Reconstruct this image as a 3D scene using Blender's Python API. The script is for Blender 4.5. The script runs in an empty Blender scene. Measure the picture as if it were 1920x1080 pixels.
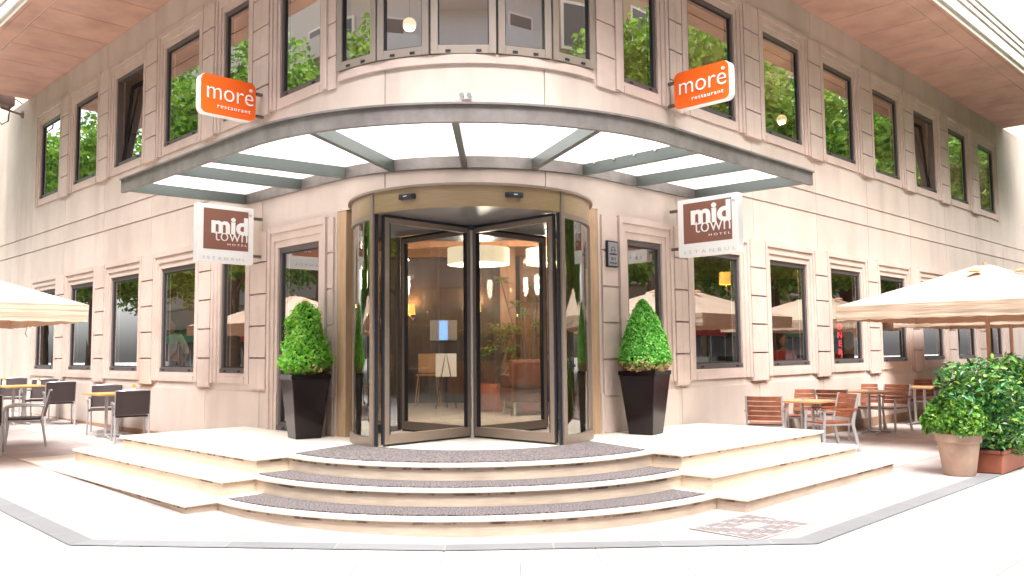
import bpy, bmesh, math, random
from math import sin, cos, pi, radians as Rd, sqrt
from mathutils import Vector, Matrix
random.seed(7)
SC = bpy.context.scene
COL = SC.collection
# ------------------------------------------------------------------ camera
cam = bpy.data.cameras.new('camera'); camo = bpy.data.objects.new('camera', cam); COL.objects.link(camo)
cam.sensor_width = 36; cam.lens = 1590/1920*36; cam.clip_end = 600; cam.clip_start = .05
_y = Rd(-.171); _p = Rd(4.297); _r = Rd(.569)
fw = Vector((0, cos(_p), sin(_p))); rt0 = Vector((1, 0, 0)); up0 = Vector((0, -sin(_p), cos(_p)))
rt = rt0*cos(_r) - up0*sin(_r); up = rt0*sin(_r) + up0*cos(_r)
m = Matrix((rt, up, -fw)).transposed().to_4x4()
camo.matrix_world = Matrix.Translation((.4947, -8.4935, 1.5)) @ Matrix.Rotation(_y, 4, 'Z') @ m
SC.camera = camo
# ------------------------------------------------------------------ world, sun, exposure
SUN_EL, SUN_AZ = Rd(58), Rd(172)           # azimuth measured from +Y clockwise, the light comes from behind the camera
w = bpy.data.worlds.new('World'); SC.world = w; w.use_nodes = True
nt = w.node_tree; bg = nt.nodes['Background']
sky = nt.nodes.new('ShaderNodeTexSky'); sky.sky_type = 'NISHITA'; sky.sun_disc = False
sky.sun_elevation = SUN_EL; sky.sun_rotation = SUN_AZ; sky.air_density = 1; sky.dust_density = 4; sky.ozone_density = 1
hs = nt.nodes.new('ShaderNodeHueSaturation'); hs.inputs['Saturation'].default_value = .22
nt.links.new(sky.outputs[0], hs.inputs['Color']); nt.links.new(hs.outputs[0], bg.inputs['Color'])
bg.inputs['Strength'].default_value = .15
sl = bpy.data.lights.new('sun', 'SUN'); sl.energy = 1.35; sl.angle = Rd(28); sl.color = (1, .97, .93)
so = bpy.data.objects.new('sun', sl); COL.objects.link(so)
sd = Vector((sin(SUN_AZ)*cos(SUN_EL), cos(SUN_AZ)*cos(SUN_EL), sin(SUN_EL)))
so.rotation_euler = sd.to_track_quat('Z', 'Y').to_euler()
vs = SC.view_settings; vs.view_transform = 'Standard'; vs.look = 'None'; vs.gamma = 1; vs.use_curve_mapping = False
vs.exposure = 2.25
SC.cycles.max_bounces = 10; SC.cycles.transparent_max_bounces = 16; SC.cycles.diffuse_bounces = 5
SC.cycles.caustics_reflective = False; SC.cycles.caustics_refractive = False
try:
    SC.cycles.use_denoising = True; SC.cycles.denoiser = 'OPENIMAGEDENOISE'
except Exception: pass

# ------------------------------------------------------------------ materials
def mat(name, col, rough=.6, metal=0, spec=.5, var=0, vscale=4, bump=0, bscale=60, col2=None, stretch=None, dirt=0, coat=0):
    M = bpy.data.materials.new(name); M.use_nodes = True
    n = M.node_tree; b = n.nodes['Principled BSDF']
    b.inputs['Base Color'].default_value = (*col, 1); b.inputs['Roughness'].default_value = rough
    b.inputs['Metallic'].default_value = metal; b.inputs['Specular IOR Level'].default_value = spec
    if coat: b.inputs['Coat Weight'].default_value = coat; b.inputs['Coat Roughness'].default_value = .08
    if var or bump or dirt:
        tc = n.nodes.new('ShaderNodeTexCoord'); mp = n.nodes.new('ShaderNodeMapping')
        n.links.new(tc.outputs['Object'], mp.inputs[0])
        if stretch: mp.inputs['Scale'].default_value = stretch
    last = None
    if var:
        no = n.nodes.new('ShaderNodeTexNoise'); no.inputs['Scale'].default_value = vscale; no.inputs['Detail'].default_value = 7
        no.inputs['Roughness'].default_value = .62
        n.links.new(mp.outputs[0], no.inputs[0])
        cr = n.nodes.new('ShaderNodeValToRGB'); cr.color_ramp.elements[0].position = .3; cr.color_ramp.elements[1].position = .7
        c2 = col2 or tuple(max(0, c*(1-var)) for c in col); c1 = col if col2 else tuple(min(1, c*(1+var*.6)) for c in col)
        cr.color_ramp.elements[0].color = (*c2, 1); cr.color_ramp.elements[1].color = (*c1, 1)
        n.links.new(no.outputs[0], cr.inputs[0]); last = cr.outputs[0]
    if dirt:
        n2 = n.nodes.new('ShaderNodeTexNoise'); n2.inputs['Scale'].default_value = 1.1; n2.inputs['Detail'].default_value = 8
        mp2 = n.nodes.new('ShaderNodeMapping'); mp2.inputs['Scale'].default_value = (1.6, 1.6, .35)
        n.links.new(tc.outputs['Object'], mp2.inputs[0]); n.links.new(mp2.outputs[0], n2.inputs[0])
        cr2 = n.nodes.new('ShaderNodeValToRGB'); cr2.color_ramp.elements[0].position = .45; cr2.color_ramp.elements[1].position = .72
        cr2.color_ramp.elements[0].color = (1, 1, 1, 1); cr2.color_ramp.elements[1].color = (1-dirt, 1-dirt*1.05, 1-dirt*1.1, 1)
        n.links.new(n2.outputs[0], cr2.inputs[0])
        mx = n.nodes.new('ShaderNodeMix'); mx.data_type = 'RGBA'; mx.blend_type = 'MULTIPLY'; mx.inputs[0].default_value = 1
        if last: n.links.new(last, mx.inputs[6])
        else: mx.inputs[6].default_value = (*col, 1)
        n.links.new(cr2.outputs[0], mx.inputs[7]); last = mx.outputs[2]
    if last: n.links.new(last, b.inputs['Base Color'])
    if bump:
        nb = n.nodes.new('ShaderNodeTexNoise'); nb.inputs['Scale'].default_value = bscale; nb.inputs['Detail'].default_value = 5
        n.links.new(mp.outputs[0], nb.inputs[0])
        bp = n.nodes.new('ShaderNodeBump'); bp.inputs['Strength'].default_value = bump; bp.inputs['Distance'].default_value = .01
        n.links.new(nb.outputs[0], bp.inputs['Height']); n.links.new(bp.outputs[0], b.inputs['Normal'])
    return M
def glassmat(name, base=.25, tint=(.8, .84, .84), ior=1.5, rough=0.0, gcol=(1, 1, 1)):
    M = bpy.data.materials.new(name); M.use_nodes = True; n = M.node_tree
    for x in list(n.nodes): n.nodes.remove(x)
    o = n.nodes.new('ShaderNodeOutputMaterial'); t = n.nodes.new('ShaderNodeBsdfTransparent'); t.inputs[0].default_value = (*tint, 1)
    g = n.nodes.new('ShaderNodeBsdfGlossy'); g.inputs['Roughness'].default_value = rough; g.inputs[0].default_value = (*gcol, 1)
    lw = n.nodes.new('ShaderNodeLayerWeight'); lw.inputs[0].default_value = .5
    f = n.nodes.new('ShaderNodeMath'); f.operation = 'POWER'; f.inputs[1].default_value = 4.5; n.links.new(lw.outputs['Facing'], f.inputs[0])
    ma = n.nodes.new('ShaderNodeMath'); ma.operation = 'MULTIPLY_ADD'; ma.inputs[1].default_value = 1-base; ma.inputs[2].default_value = base
    n.links.new(f.outputs[0], ma.inputs[0])
    mx = n.nodes.new('ShaderNodeMixShader'); n.links.new(ma.outputs[0], mx.inputs[0]); n.links.new(t.outputs[0], mx.inputs[1]); n.links.new(g.outputs[0], mx.inputs[2])
    n.links.new(mx.outputs[0], o.inputs[0]); return M
def emis(name, col, s, base=(1, 1, 1)):
    M = bpy.data.materials.new(name); M.use_nodes = True; b = M.node_tree.nodes['Principled BSDF']
    b.inputs['Base Color'].default_value = (*base, 1); b.inputs['Emission Color'].default_value = (*col, 1); b.inputs['Emission Strength'].default_value = s
    return M
def slabmat(name, col, joint, bw, bh, mortar, var=.08, rough=.6, off=.5, col2=None):
    M = bpy.data.materials.new(name); M.use_nodes = True; n = M.node_tree; b = n.nodes['Principled BSDF']; b.inputs['Roughness'].default_value = rough
    uv = n.nodes.new('ShaderNodeUVMap'); br = n.nodes.new('ShaderNodeTexBrick'); br.offset = off
    br.inputs['Scale'].default_value = 1; br.inputs['Brick Width'].default_value = bw; br.inputs['Row Height'].default_value = bh
    br.inputs['Mortar Size'].default_value = mortar; br.inputs['Mortar Smooth'].default_value = .2
    br.inputs['Color1'].default_value = (*[c*(1-var) for c in col], 1); br.inputs['Color2'].default_value = (*[min(1, c*(1+var)) for c in col], 1)
    br.inputs['Mortar'].default_value = (*joint, 1)
    n.links.new(uv.outputs[0], br.inputs[0])
    no = n.nodes.new('ShaderNodeTexNoise'); no.inputs['Scale'].default_value = 2.2; no.inputs['Detail'].default_value = 9; no.inputs['Roughness'].default_value = .7
    n.links.new(uv.outputs[0], no.inputs[0])
    cr = n.nodes.new('ShaderNodeValToRGB'); cr.color_ramp.elements[0].position = .3; cr.color_ramp.elements[1].position = .7
    c2 = col2 or (.86, .84, .82); cr.color_ramp.elements[0].color = (*c2, 1); cr.color_ramp.elements[1].color = (1, 1, 1, 1)
    n.links.new(no.outputs[0], cr.inputs[0])
    n3 = n.nodes.new('ShaderNodeTexNoise'); n3.inputs['Scale'].default_value = 140; n3.inputs['Detail'].default_value = 2
    n.links.new(uv.outputs[0], n3.inputs[0])
    cr3 = n.nodes.new('ShaderNodeValToRGB'); cr3.color_ramp.elements[0].position = .35; cr3.color_ramp.elements[1].position = .6
    cr3.color_ramp.elements[0].color = (.82, .81, .8, 1); cr3.color_ramp.elements[1].color = (1, 1, 1, 1); n.links.new(n3.outputs[0], cr3.inputs[0])
    m1 = n.nodes.new('ShaderNodeMix'); m1.data_type = 'RGBA'; m1.blend_type = 'MULTIPLY'; m1.inputs[0].default_value = 1
    m2 = n.nodes.new('ShaderNodeMix'); m2.data_type = 'RGBA'; m2.blend_type = 'MULTIPLY'; m2.inputs[0].default_value = 1
    n.links.new(br.outputs[0], m1.inputs[6]); n.links.new(cr.outputs[0], m1.inputs[7])
    n.links.new(m1.outputs[2], m2.inputs[6]); n.links.new(cr3.outputs[0], m2.inputs[7]); n.links.new(m2.outputs[2], b.inputs['Base Color'])
    bp = n.nodes.new('ShaderNodeBump'); bp.inputs['Strength'].default_value = .25; bp.inputs['Distance'].default_value = .004
    n.links.new(br.outputs['Fac'], bp.inputs['Height']); bp.invert = True; n.links.new(bp.outputs[0], b.inputs['Normal'])
    return M
def leafmat(name, cols, rough=.45, trans=.25):
    M = bpy.data.materials.new(name); M.use_nodes = True; n = M.node_tree; b = n.nodes['Principled BSDF']
    g = n.nodes.new('ShaderNodeNewGeometry'); cr = n.nodes.new('ShaderNodeValToRGB')
    e = cr.color_ramp.elements
    e[0].color = (*cols[0], 1); e[1].color = (*cols[-1], 1)
    for i, c in enumerate(cols[1:-1]): x = e.new((i+1)/(len(cols)-1)); x.color = (*c, 1)
    n.links.new(g.outputs['Random Per Island'], cr.inputs[0]); n.links.new(cr.outputs[0], b.inputs['Base Color'])
    b.inputs['Roughness'].default_value = rough
    tr = n.nodes.new('ShaderNodeBsdfTranslucent'); n.links.new(cr.outputs[0], tr.inputs[0])
    mx = n.nodes.new('ShaderNodeMixShader'); mx.inputs[0].default_value = trans
    o = n.nodes['Material Output']; n.links.new(b.outputs[0], mx.inputs[1]); n.links.new(tr.outputs[0], mx.inputs[2]); n.links.new(mx.outputs[0], o.inputs[0])
    return M
STONE = mat('limestone', (.64, .535, .475), .75, var=.07, vscale=1.6, bump=.25, bscale=90, dirt=.16)
STONE2 = mat('limestone moulding', (.61, .485, .43), .72, var=.09, vscale=3, bump=.25, bscale=90, dirt=.12)
JAMB = mat('brown travertine', (.5, .33, .2), .5, var=.22, vscale=3, stretch=(6, 6, .7), bump=.15)
SOFF = mat('soffit stone', (.60, .38, .30), .8, var=.13, vscale=1.3, bump=.3, bscale=40, dirt=.2)
SKIRT = mat('brown skirting stone', (.34, .2, .12), .5, var=.2, vscale=5)
FASC = mat('pale fascia stone', (.72, .66, .6), .7, var=.05, vscale=2)
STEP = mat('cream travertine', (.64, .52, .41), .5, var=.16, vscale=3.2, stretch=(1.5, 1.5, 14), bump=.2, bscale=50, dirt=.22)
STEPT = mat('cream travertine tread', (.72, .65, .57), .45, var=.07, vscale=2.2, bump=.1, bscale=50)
DARKF = mat('grey window metal', (.16, .135, .135), .42, .5, var=.1, vscale=8)
BLK = mat('black rubber', (.012, .014, .022), .5)
CHAMP = mat('champagne window metal', (.36, .3, .26), .4, .4, var=.05, vscale=5)
BRONZE = mat('bronze metal', (.30, .235, .19), .38, .5, var=.08, vscale=3, stretch=(1, 1, 12))
BRASS = mat('brushed brass metal', (.44, .315, .19), .38, .7, var=.1, vscale=5, stretch=(1, 1, 14))
STEEL = mat('brushed steel', (.66, .62, .58), .35, .4)
CAN = mat('grey canopy metal', (.25, .225, .215), .45, .45, var=.25, vscale=5, bump=.1, dirt=.2)
CANB = mat('canopy beam with painted green reflection', (.12, .14, .132), .4, .5, var=.1, vscale=2)  # green cast reflected from the frosted glass is painted into this metal
ALU = mat('aluminium', (.48, .48, .50), .38, .6)
WICK = bpy.data.materials.new('dark wicker')
WHITE = mat('white plastic', (.9, .9, .9), .4)
ORANGE = mat('orange sign face', (.86, .13, .012), .4)
BROWNS = mat('brown sign face', (.25, .105, .075), .45)
GREYT = mat('pale grey lettering', (.6, .6, .61), .5)
WOOD = mat('teak wood', (.26, .08, .035), .45, var=.45, vscale=4, stretch=(2, 2, 2), coat=.1)
WOODT = mat('teak table top', (.50, .26, .12), .4, var=.25, vscale=3)
WOODL = mat('honey table top', (.62, .30, .09), .4, var=.2, vscale=3)
GLASS = glassmat('window glass', .46, (.72, .76, .77), 1.5)
DGLASS = glassmat('door glass', .22, (.84, .89, .93), 1.45)
CGLASS = glassmat('curved tinted glass', .22, (.5, .52, .45), 1.5)
PLANTER = mat('black glazed planter', (.012, .006, .007), .2, spec=.25, var=.5, vscale=14, coat=.12, col2=(.008, .003, .004))
SOIL = mat('soil', (.05, .03, .02), .9, bump=.5)
TERRA = mat('terracotta', (.33, .10, .055), .6, var=.15, vscale=5, bump=.1)
CLAY = mat('weathered clay pot', (.42, .28, .21), .8, var=.15, vscale=9, bump=.3)
CANVAS = bpy.data.materials.new('cream canvas')
BARK = mat('bark', (.12, .085, .06), .85, var=.3, vscale=8, bump=.5)
BOX = leafmat('bright box leaves', [(.04, .20, .025), (.12, .50, .06), (.26, .68, .10), (.42, .78, .18)], .4, .35)
BOX2 = leafmat('airy box leaves', [(.08, .32, .03), (.18, .54, .05), (.30, .66, .07), (.46, .75, .12)], .4, .4)
DRY = leafmat('dry box leaves', [(.45, .28, .12), (.5, .36, .18), (.38, .22, .1)], .7, .2)
LAUREL = leafmat('laurel leaves', [(.006, .03, .010), (.015, .08, .018), (.05, .20, .04), (.30, .46, .06), (.03, .15, .03), (.10, .32, .1)], .3, .18)
LEAFT = leafmat('street tree leaves', [(.05, .15, .02), (.12, .28, .03), (.22, .42, .05), (.36, .55, .10)], .5, .45)
FERN = leafmat('fern leaves', [(.03, .12, .02), (.07, .2, .03)], .5, .3)
def special():
    # woven wicker
    M = WICK; M.use_nodes = True; n = M.node_tree; b = n.nodes['Principled BSDF']; b.inputs['Roughness'].default_value = .55
    tc = n.nodes.new('ShaderNodeTexCoord'); mp = n.nodes.new('ShaderNodeMapping'); n.links.new(tc.outputs['Object'], mp.inputs[0])
    ck = n.nodes.new('ShaderNodeTexChecker'); ck.inputs['Scale'].default_value = 62
    ck.inputs['Color1'].default_value = (.050, .028, .026, 1); ck.inputs['Color2'].default_value = (.016, .010, .010, 1)
    n.links.new(mp.outputs[0], ck.inputs[0]); n.links.new(ck.outputs[0], b.inputs['Base Color'])
    bp = n.nodes.new('ShaderNodeBump'); bp.inputs['Distance'].default_value = .004; bp.inputs['Strength'].default_value = .6
    n.links.new(ck.outputs[1], bp.inputs['Height']); n.links.new(bp.outputs[0], b.inputs['Normal'])
    # canvas: diffuse + translucent
    M = CANVAS; M.use_nodes = True; n = M.node_tree; b = n.nodes['Principled BSDF']
    b.inputs['Base Color'].default_value = (.62, .49, .38, 1); b.inputs['Roughness'].default_value = .9
    tr = n.nodes.new('ShaderNodeBsdfTranslucent'); tr.inputs[0].default_value = (.42, .17, .08, 1)
    mx = n.nodes.new('ShaderNodeMixShader'); mx.inputs[0].default_value = .25; o = n.nodes['Material Output']
    no = n.nodes.new('ShaderNodeTexNoise'); no.inputs['Scale'].default_value = 3; bp = n.nodes.new('ShaderNodeBump'); bp.inputs['Strength'].default_value = .5; bp.inputs['Distance'].default_value = .05
    n.links.new(no.outputs[0], bp.inputs['Height']); n.links.new(bp.outputs[0], b.inputs['Normal'])
    n.links.new(b.outputs[0], mx.inputs[1]); n.links.new(tr.outputs[0], mx.inputs[2]); n.links.new(mx.outputs[0], o.inputs[0])
special()
FROST = bpy.data.materials.new('frosted canopy glass'); FROST.use_nodes = True
_n = FROST.node_tree; _b = _n.nodes['Principled BSDF']; _b.inputs['Base Color'].default_value = (.85, .87, .87, 1); _b.inputs['Roughness'].default_value = .3
_t = _n.nodes.new('ShaderNodeBsdfTranslucent'); _t.inputs[0].default_value = (.95, .96, .95, 1)
_m = _n.nodes.new('ShaderNodeMixShader'); _m.inputs[0].default_value = .8
_n.links.new(_b.outputs[0], _m.inputs[1]); _n.links.new(_t.outputs[0], _m.inputs[2]); _n.links.new(_m.outputs[0], _n.nodes['Material Output'].inputs[0])
# speckled mat
MATC = bpy.data.materials.new('speckled coir mat'); MATC.use_nodes = True; _n = MATC.node_tree; _b = _n.nodes['Principled BSDF']; _b.inputs['Roughness'].default_value = .95
_tc = _n.nodes.new('ShaderNodeTexCoord'); _v = _n.nodes.new('ShaderNodeTexNoise'); _v.inputs['Scale'].default_value = 75; _v.inputs['Detail'].default_value = 3; _n.links.new(_tc.outputs['Object'], _v.inputs[0])
_c = _n.nodes.new('ShaderNodeValToRGB'); _c.color_ramp.elements[0].position = .4; _c.color_ramp.elements[1].position = .62
_c.color_ramp.elements[0].color = (.03, .024, .026, 1); _c.color_ramp.elements[1].color = (.24, .205, .205, 1)
_n.links.new(_v.outputs[0], _c.inputs[0]); _n.links.new(_c.outputs[0], _b.inputs['Base Color'])
_bp = _n.nodes.new('ShaderNodeBump'); _bp.inputs['Distance'].default_value = .006; _bp.inputs['Strength'].default_value = .8; _n.links.new(_v.outputs[0], _bp.inputs['Height']); _n.links.new(_bp.outputs[0], _b.inputs['Normal'])

# ------------------------------------------------------------------ mesh helpers
class MB:
    def __init__(s): s.v = []; s.f = []
    def quad(s, a, b, c, d):
        i = len(s.v); s.v += [a, b, c, d]; s.f.append((i, i+1, i+2, i+3))
    def hexa(s, p):   # 8 points: bottom 4, top 4
        i = len(s.v); s.v += [tuple(q) for q in p]
        for f in ((0, 3, 2, 1), (4, 5, 6, 7), (0, 1, 5, 4), (1, 2, 6, 5), (2, 3, 7, 6), (3, 0, 4, 7)): s.f.append(tuple(i+k for k in f))
    def box(s, x0, x1, y0, y1, z0, z1, T=None):
        p = [(x0, y0, z0), (x1, y0, z0), (x1, y1, z0), (x0, y1, z0), (x0, y0, z1), (x1, y0, z1), (x1, y1, z1), (x0, y1, z1)]
        if T: p = [T(*q) for q in p]
        s.hexa(p)
    def tube(s, pts, r, n=8, cap=True, r2=None):
        pts = [Vector(p) for p in pts]; rings = []
        k = len(pts)
        for j, p in enumerate(pts):
            d = (pts[min(j+1, k-1)] - pts[max(j-1, 0)]).normalized()
            a = Vector((0, 0, 1)) if abs(d.z) < .9 else Vector((1, 0, 0))
            u = d.cross(a).normalized(); v = d.cross(u)
            rr = r if r2 is None else r + (r2-r)*j/(k-1)
            i0 = len(s.v); rings.append(i0)
            for q in range(n):
                t = 2*pi*q/n; s.v.append(tuple(p + u*rr*cos(t) + v*rr*sin(t)))
        for a, b in zip(rings, rings[1:]):
            for q in range(n): s.f.append((a+q, a+(q+1) % n, b+(q+1) % n, b+q))
        if cap: s.f.append(tuple(rings[0]+q for q in range(n))[::-1]); s.f.append(tuple(rings[-1]+q for q in range(n)))
    def lathe(s, prof, n=32, c=(0, 0, 0), T=None, closed=False):
        i0 = len(s.v); k = len(prof)
        for (r, z) in prof:
            for q in range(n):
                t = 2*pi*q/n; s.v.append((c[0]+r*cos(t), c[1]+r*sin(t), c[2]+z))
        for j in range(k-1):
            for q in range(n): s.f.append((i0+j*n+q, i0+j*n+(q+1) % n, i0+(j+1)*n+(q+1) % n, i0+(j+1)*n+q))
        if closed:
            for q in range(n): s.f.append((i0+(k-1)*n+q, i0+(k-1)*n+(q+1) % n, i0+(q+1) % n, i0+q))
    def prism(s, poly, z0, z1, zf=None):   # poly list of (x,y)
        n = len(poly); i = len(s.v)
        for (x, y) in poly: s.v.append((x, y, z0))
        for (x, y) in poly: s.v.append((x, y, z1))
        s.f.append(tuple(i+k for k in range(n))[::-1]); s.f.append(tuple(i+n+k for k in range(n)))
        for k in range(n): s.f.append((i+k, i+(k+1) % n, i+n+(k+1) % n, i+n+k))
    def arcbox(s, c, r0, r1, a0, a1, z0, z1, n=24):  # angle from -Y, toward +X
        ring = []
        for j in range(n+1):
            a = a0 + (a1-a0)*j/n; i = len(s.v); ring.append(i)
            for (r, z) in ((r0, z0), (r1, z0), (r1, z1), (r0, z1)): s.v.append((c[0]+r*sin(a), c[1]-r*cos(a), z))
        for a, b in zip(ring, ring[1:]):
            for q in range(4): s.f.append((a+q, a+(q+1) % 4, b+(q+1) % 4, b+q))
        if abs(abs(a1-a0)-2*pi) > .01:
            s.f.append(tuple(ring[0]+q for q in range(4))); s.f.append(tuple(ring[-1]+q for q in range(4))[::-1])
    def obj(s, name, m, parent=None, smooth=False, bevel=0, label=None, fix=True, loc=None, angle=40):
        me = bpy.data.meshes.new(name); me.from_pydata([tuple(q) for q in s.v], [], s.f); me.validate()
        if fix:
            bm = bmesh.new(); bm.from_mesh(me); bmesh.ops.recalc_face_normals(bm, faces=bm.faces[:]); bm.to_mesh(me); bm.free()
        me.materials.append(m)
        o = bpy.data.objects.new(name, me); COL.objects.link(o)
        if parent: o.parent = parent
        if loc: o.location = loc
        if smooth:
            for p in me.polygons: p.use_smooth = True
            try: me.set_sharp_from_angle(angle=Rd(angle))
            except Exception: pass
        if bevel:
            b = o.modifiers.new('bevel', 'BEVEL'); b.width = bevel; b.segments = 2; b.limit_method = 'ANGLE'; b.angle_limit = Rd(40)
        if label: o['label'] = label
        return o
def tag(o, label=None, cat=None, group=None, kind=None):
    if label: o['label'] = label
    if cat: o['category'] = cat
    if group: o['group'] = group
    if kind: o['kind'] = kind
    return o
def empty(name, loc=(0, 0, 0), rz=0, label=None, cat=None, group=None):
    o = bpy.data.objects.new(name, None); COL.objects.link(o); o.location = loc; o.rotation_euler = (0, 0, rz); o.empty_display_size = .1
    return tag(o, label, cat, group)
def children(o): return [c for c in bpy.data.objects if c.parent == o]
def copy_tree(o, parent=None):
    c = o.copy(); COL.objects.link(c); c.parent = parent
    for ch in children(o): copy_tree(ch, c)
    return c
def gz(x): return .06 + (.025*min(-x, 9) if x < 0 else .008*min(x, 3))
def textmesh(s, size, extr, off=0, align='LEFT', space=1):
    cu = bpy.data.curves.new('t', 'FONT'); cu.body = s; cu.size = size; cu.extrude = extr; cu.offset = off; cu.align_x = align; cu.space_character = space
    cu.resolution_u = 4
    o = bpy.data.objects.new('t', cu); COL.objects.link(o)
    dg = bpy.context.evaluated_depsgraph_get(); me = bpy.data.meshes.new_from_object(o.evaluated_get(dg)); bpy.data.objects.remove(o)
    return me
S2 = sqrt(.5)
def PT(side):
    sg = -1 if side == 'L' else 1
    return lambda s, d, z: (sg*(s+d)*S2, (s-d)*S2, z)
def TX(side):                      # box transform (s, d, z)
    return PT(side)
ARC_C = (0, 3.1113); ARC_R = 2.2

# ------------------------------------------------------------------ ground
def ground():
    def sect(x, y):    # slab coordinates by side
        pass
    dB = 3.3
    def sheet(name, polys, m, dz):
        v = []; f = []; uvs = []
        for pts, kind in polys:
            i = len(v); f.append(tuple(i+k for k in range(len(pts))))
            for (x, y) in pts:
                v.append((x, y, gz(x)+dz))
                if kind == 'R': uvs.append(((x+y)*S2, (x-y)*S2))
                elif kind == 'L': uvs.append(((x-y)*S2*-1, (-x-y)*S2))
                else: uvs.append((x, y))
        me = bpy.data.meshes.new(name); me.from_pydata(v, [], f)
        ul = me.uv_layers.new(name='UVMap')
        for p in me.polygons:
            for li in p.loop_indices: ul.data[li].uv = uvs[me.loops[li].vertex_index]
        me.materials.append(m); o = bpy.data.objects.new(name, me); COL.objects.link(o); o['kind'] = 'structure'; return o
    PAV = slabmat('pale paving slabs', (.62, .61, .60), (.24, .24, .24), 1.1, .52, .006, .04)
    TER = slabmat('pink granite terrace', (.52, .46, .44), (.28, .24, .23), 2.4, 1.2, .006, .07, col2=(.70, .66, .67))
    BAND = slabmat('grey border slabs', (.25, .255, .27), (.34, .34, .34), .8, 5, .006, .12, off=0)
    # pavement in vertical strips so that it follows the slope (breaks at x = -9, 0, 3)
    P = []
    X = [-150, -9, -2.35, 0, 2.6, 3, 150]
    def strip(x0, x1):
        # outer band edge in this strip
        for (a, b) in [(x0, x1)]:
            if b <= -2.35 or a >= 2.6:
                k = 'L' if b <= 0 else 'R'
                P.append(([(a, -150), (b, -150), (b, 150), (a, 150)], k))
            else: P.append(([(a, -150), (b, -150), (b, 150), (a, 150)], 'C'))
    for a, b in zip(X, X[1:]): strip(a, b)
    sheet('pavement', P, PAV, 0)
    def band(d0, d1, y0, y1, k):
        out = []
        c0 = -y0; # diagonal line: |x| - y = d*sqrt2
        q0 = d0*sqrt(2); q1 = d1*sqrt(2)
        def ln(q, x): return abs(x)-q
        return q0, q1
    q0, q1 = 3.3*sqrt(2), 3.49*sqrt(2); yf0, yf1 = -2.03, -2.22
    xa0 = q0+yf0; xa1 = q1+yf1
    polys = []
    for sg, k in ((1, 'R'), (-1, 'L')):
        xs = [xa0, 3, 9, 60] if sg > 0 else [xa0, 9, 60]
        for a, b in zip(xs, xs[1:]):
            aa = xa1 if a == xa0 else a
            p = [(sg*a, a-q0), (sg*aa, aa-q1), (sg*b, b-q1), (sg*b, b-q0)]
            polys.append((p if sg > 0 else p[::-1], k))
    polys.append(([(-xa0, yf0), (-xa1, yf1), (0, yf1), (0, yf0)], 'C')); polys.append(([(0, yf0), (0, yf1), (xa1, yf1), (xa0, yf0)], 'C'))
    sheet('pavement_border', polys, BAND, .008)
    polys = []
    top = .8
    polys.append(([(-xa0, yf0), (0, yf0), (0, top), (-xa0, xa0+1.5)], 'L')); polys.append(([(0, yf0), (xa0, yf0), (xa0, xa0+1.5), (0, top)], 'R'))
    for sg, k in ((1, 'R'), (-1, 'L')):
        xs = [xa0, 3, 9, 60] if sg > 0 else [xa0, 9, 60]
        for a, b in zip(xs, xs[1:]):
            p = [(sg*a, a-q0), (sg*b, b-q0), (sg*b, b+1.5), (sg*a, a+1.5)]
            polys.append((p if sg > 0 else p[::-1], k))
    sheet('terrace', polys, TER, .004)
ground()

# ------------------------------------------------------------------ the hotel building
B = empty('hotel_building', (0, 0, 0), 0, 'pale pink limestone corner hotel with rounded corner and rows of tall narrow windows', 'building')
ZF = .53
ZU0, ZU1, ZL0, ZL1 = 4.87, 6.51, 1.24, 2.88
WW = 1.237
wins = {'L': [(2.58, 3.55, 'door'), (4.42, 5.15, 'w')] + [(5.97+2.13*k, 5.97+2.13*k+WW, 'w') for k in range(4)],
        'R': [(2.76, 3.50, 'w'), (4.24, 5.48, 'w')] + [(6.37+2.13*k, 6.37+2.13*k+WW, 'w') for k in range(6)]}
SEND = {'L': 14.6, 'R': 19.3}; WEND = {'L': 30, 'R': 21.6}
def heightfield(name, ss, zs, depth, P, m, thick=.16, parent=B):
    mb = MB(); ns, nz = len(ss)-1, len(zs)-1
    D = [[depth((ss[i]+ss[i+1])/2, (zs[j]+zs[j+1])/2) for j in range(nz)] for i in range(ns)]
    for i in range(ns):
        for j in range(nz):
            d = D[i][j]
            s0, s1, z0, z1 = ss[i], ss[i+1], zs[j], zs[j+1]
            if d is not None:
                mb.quad(P(s0, d, z0), P(s1, d, z0), P(s1, d, z1), P(s0, d, z1))
                mb.quad(P(s0, -thick, z0), P(s1, -thick, z0), P(s1, -thick, z1), P(s0, -thick, z1))
            for (di, dj) in ((1, 0), (0, 1)):
                a, b = i+di, j+dj
                if a < ns and b < nz:
                    e = D[a][b]
                    if e == d: continue
                    lo = -thick if (e is None or d is None) else min(d, e); hi = max(x for x in (d, e) if x is not None)
                    if di: mb.quad(P(s1, lo, z0), P(s1, hi, z0), P(s1, hi, z1), P(s1, lo, z1))
                    else: mb.quad(P(s0, lo, z1), P(s1, lo, z1), P(s1, hi, z1), P(s0, hi, z1))
            if i == 0 and d is not None: mb.quad(P(s0, -thick, z0), P(s0, d, z0), P(s0, d, z1), P(s0, -thick, z1))
            if i == ns-1 and d is not None: mb.quad(P(s1, -thick, z0), P(s1, d, z0), P(s1, d, z1), P(s1, -thick, z1))
    bm = bmesh.new(); vv = {}
    me = bpy.data.meshes.new(name)
    me.from_pydata(mb.v, [], mb.f); bm.from_mesh(me); bmesh.ops.remove_doubles(bm, verts=bm.verts, dist=1e-5); bm.to_mesh(me); bm.free()
    me.materials.append(m); o = bpy.data.objects.new(name, me); COL.objects.link(o); o.parent = parent; return o
GA, GB = 3.77, 4.12
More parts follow.
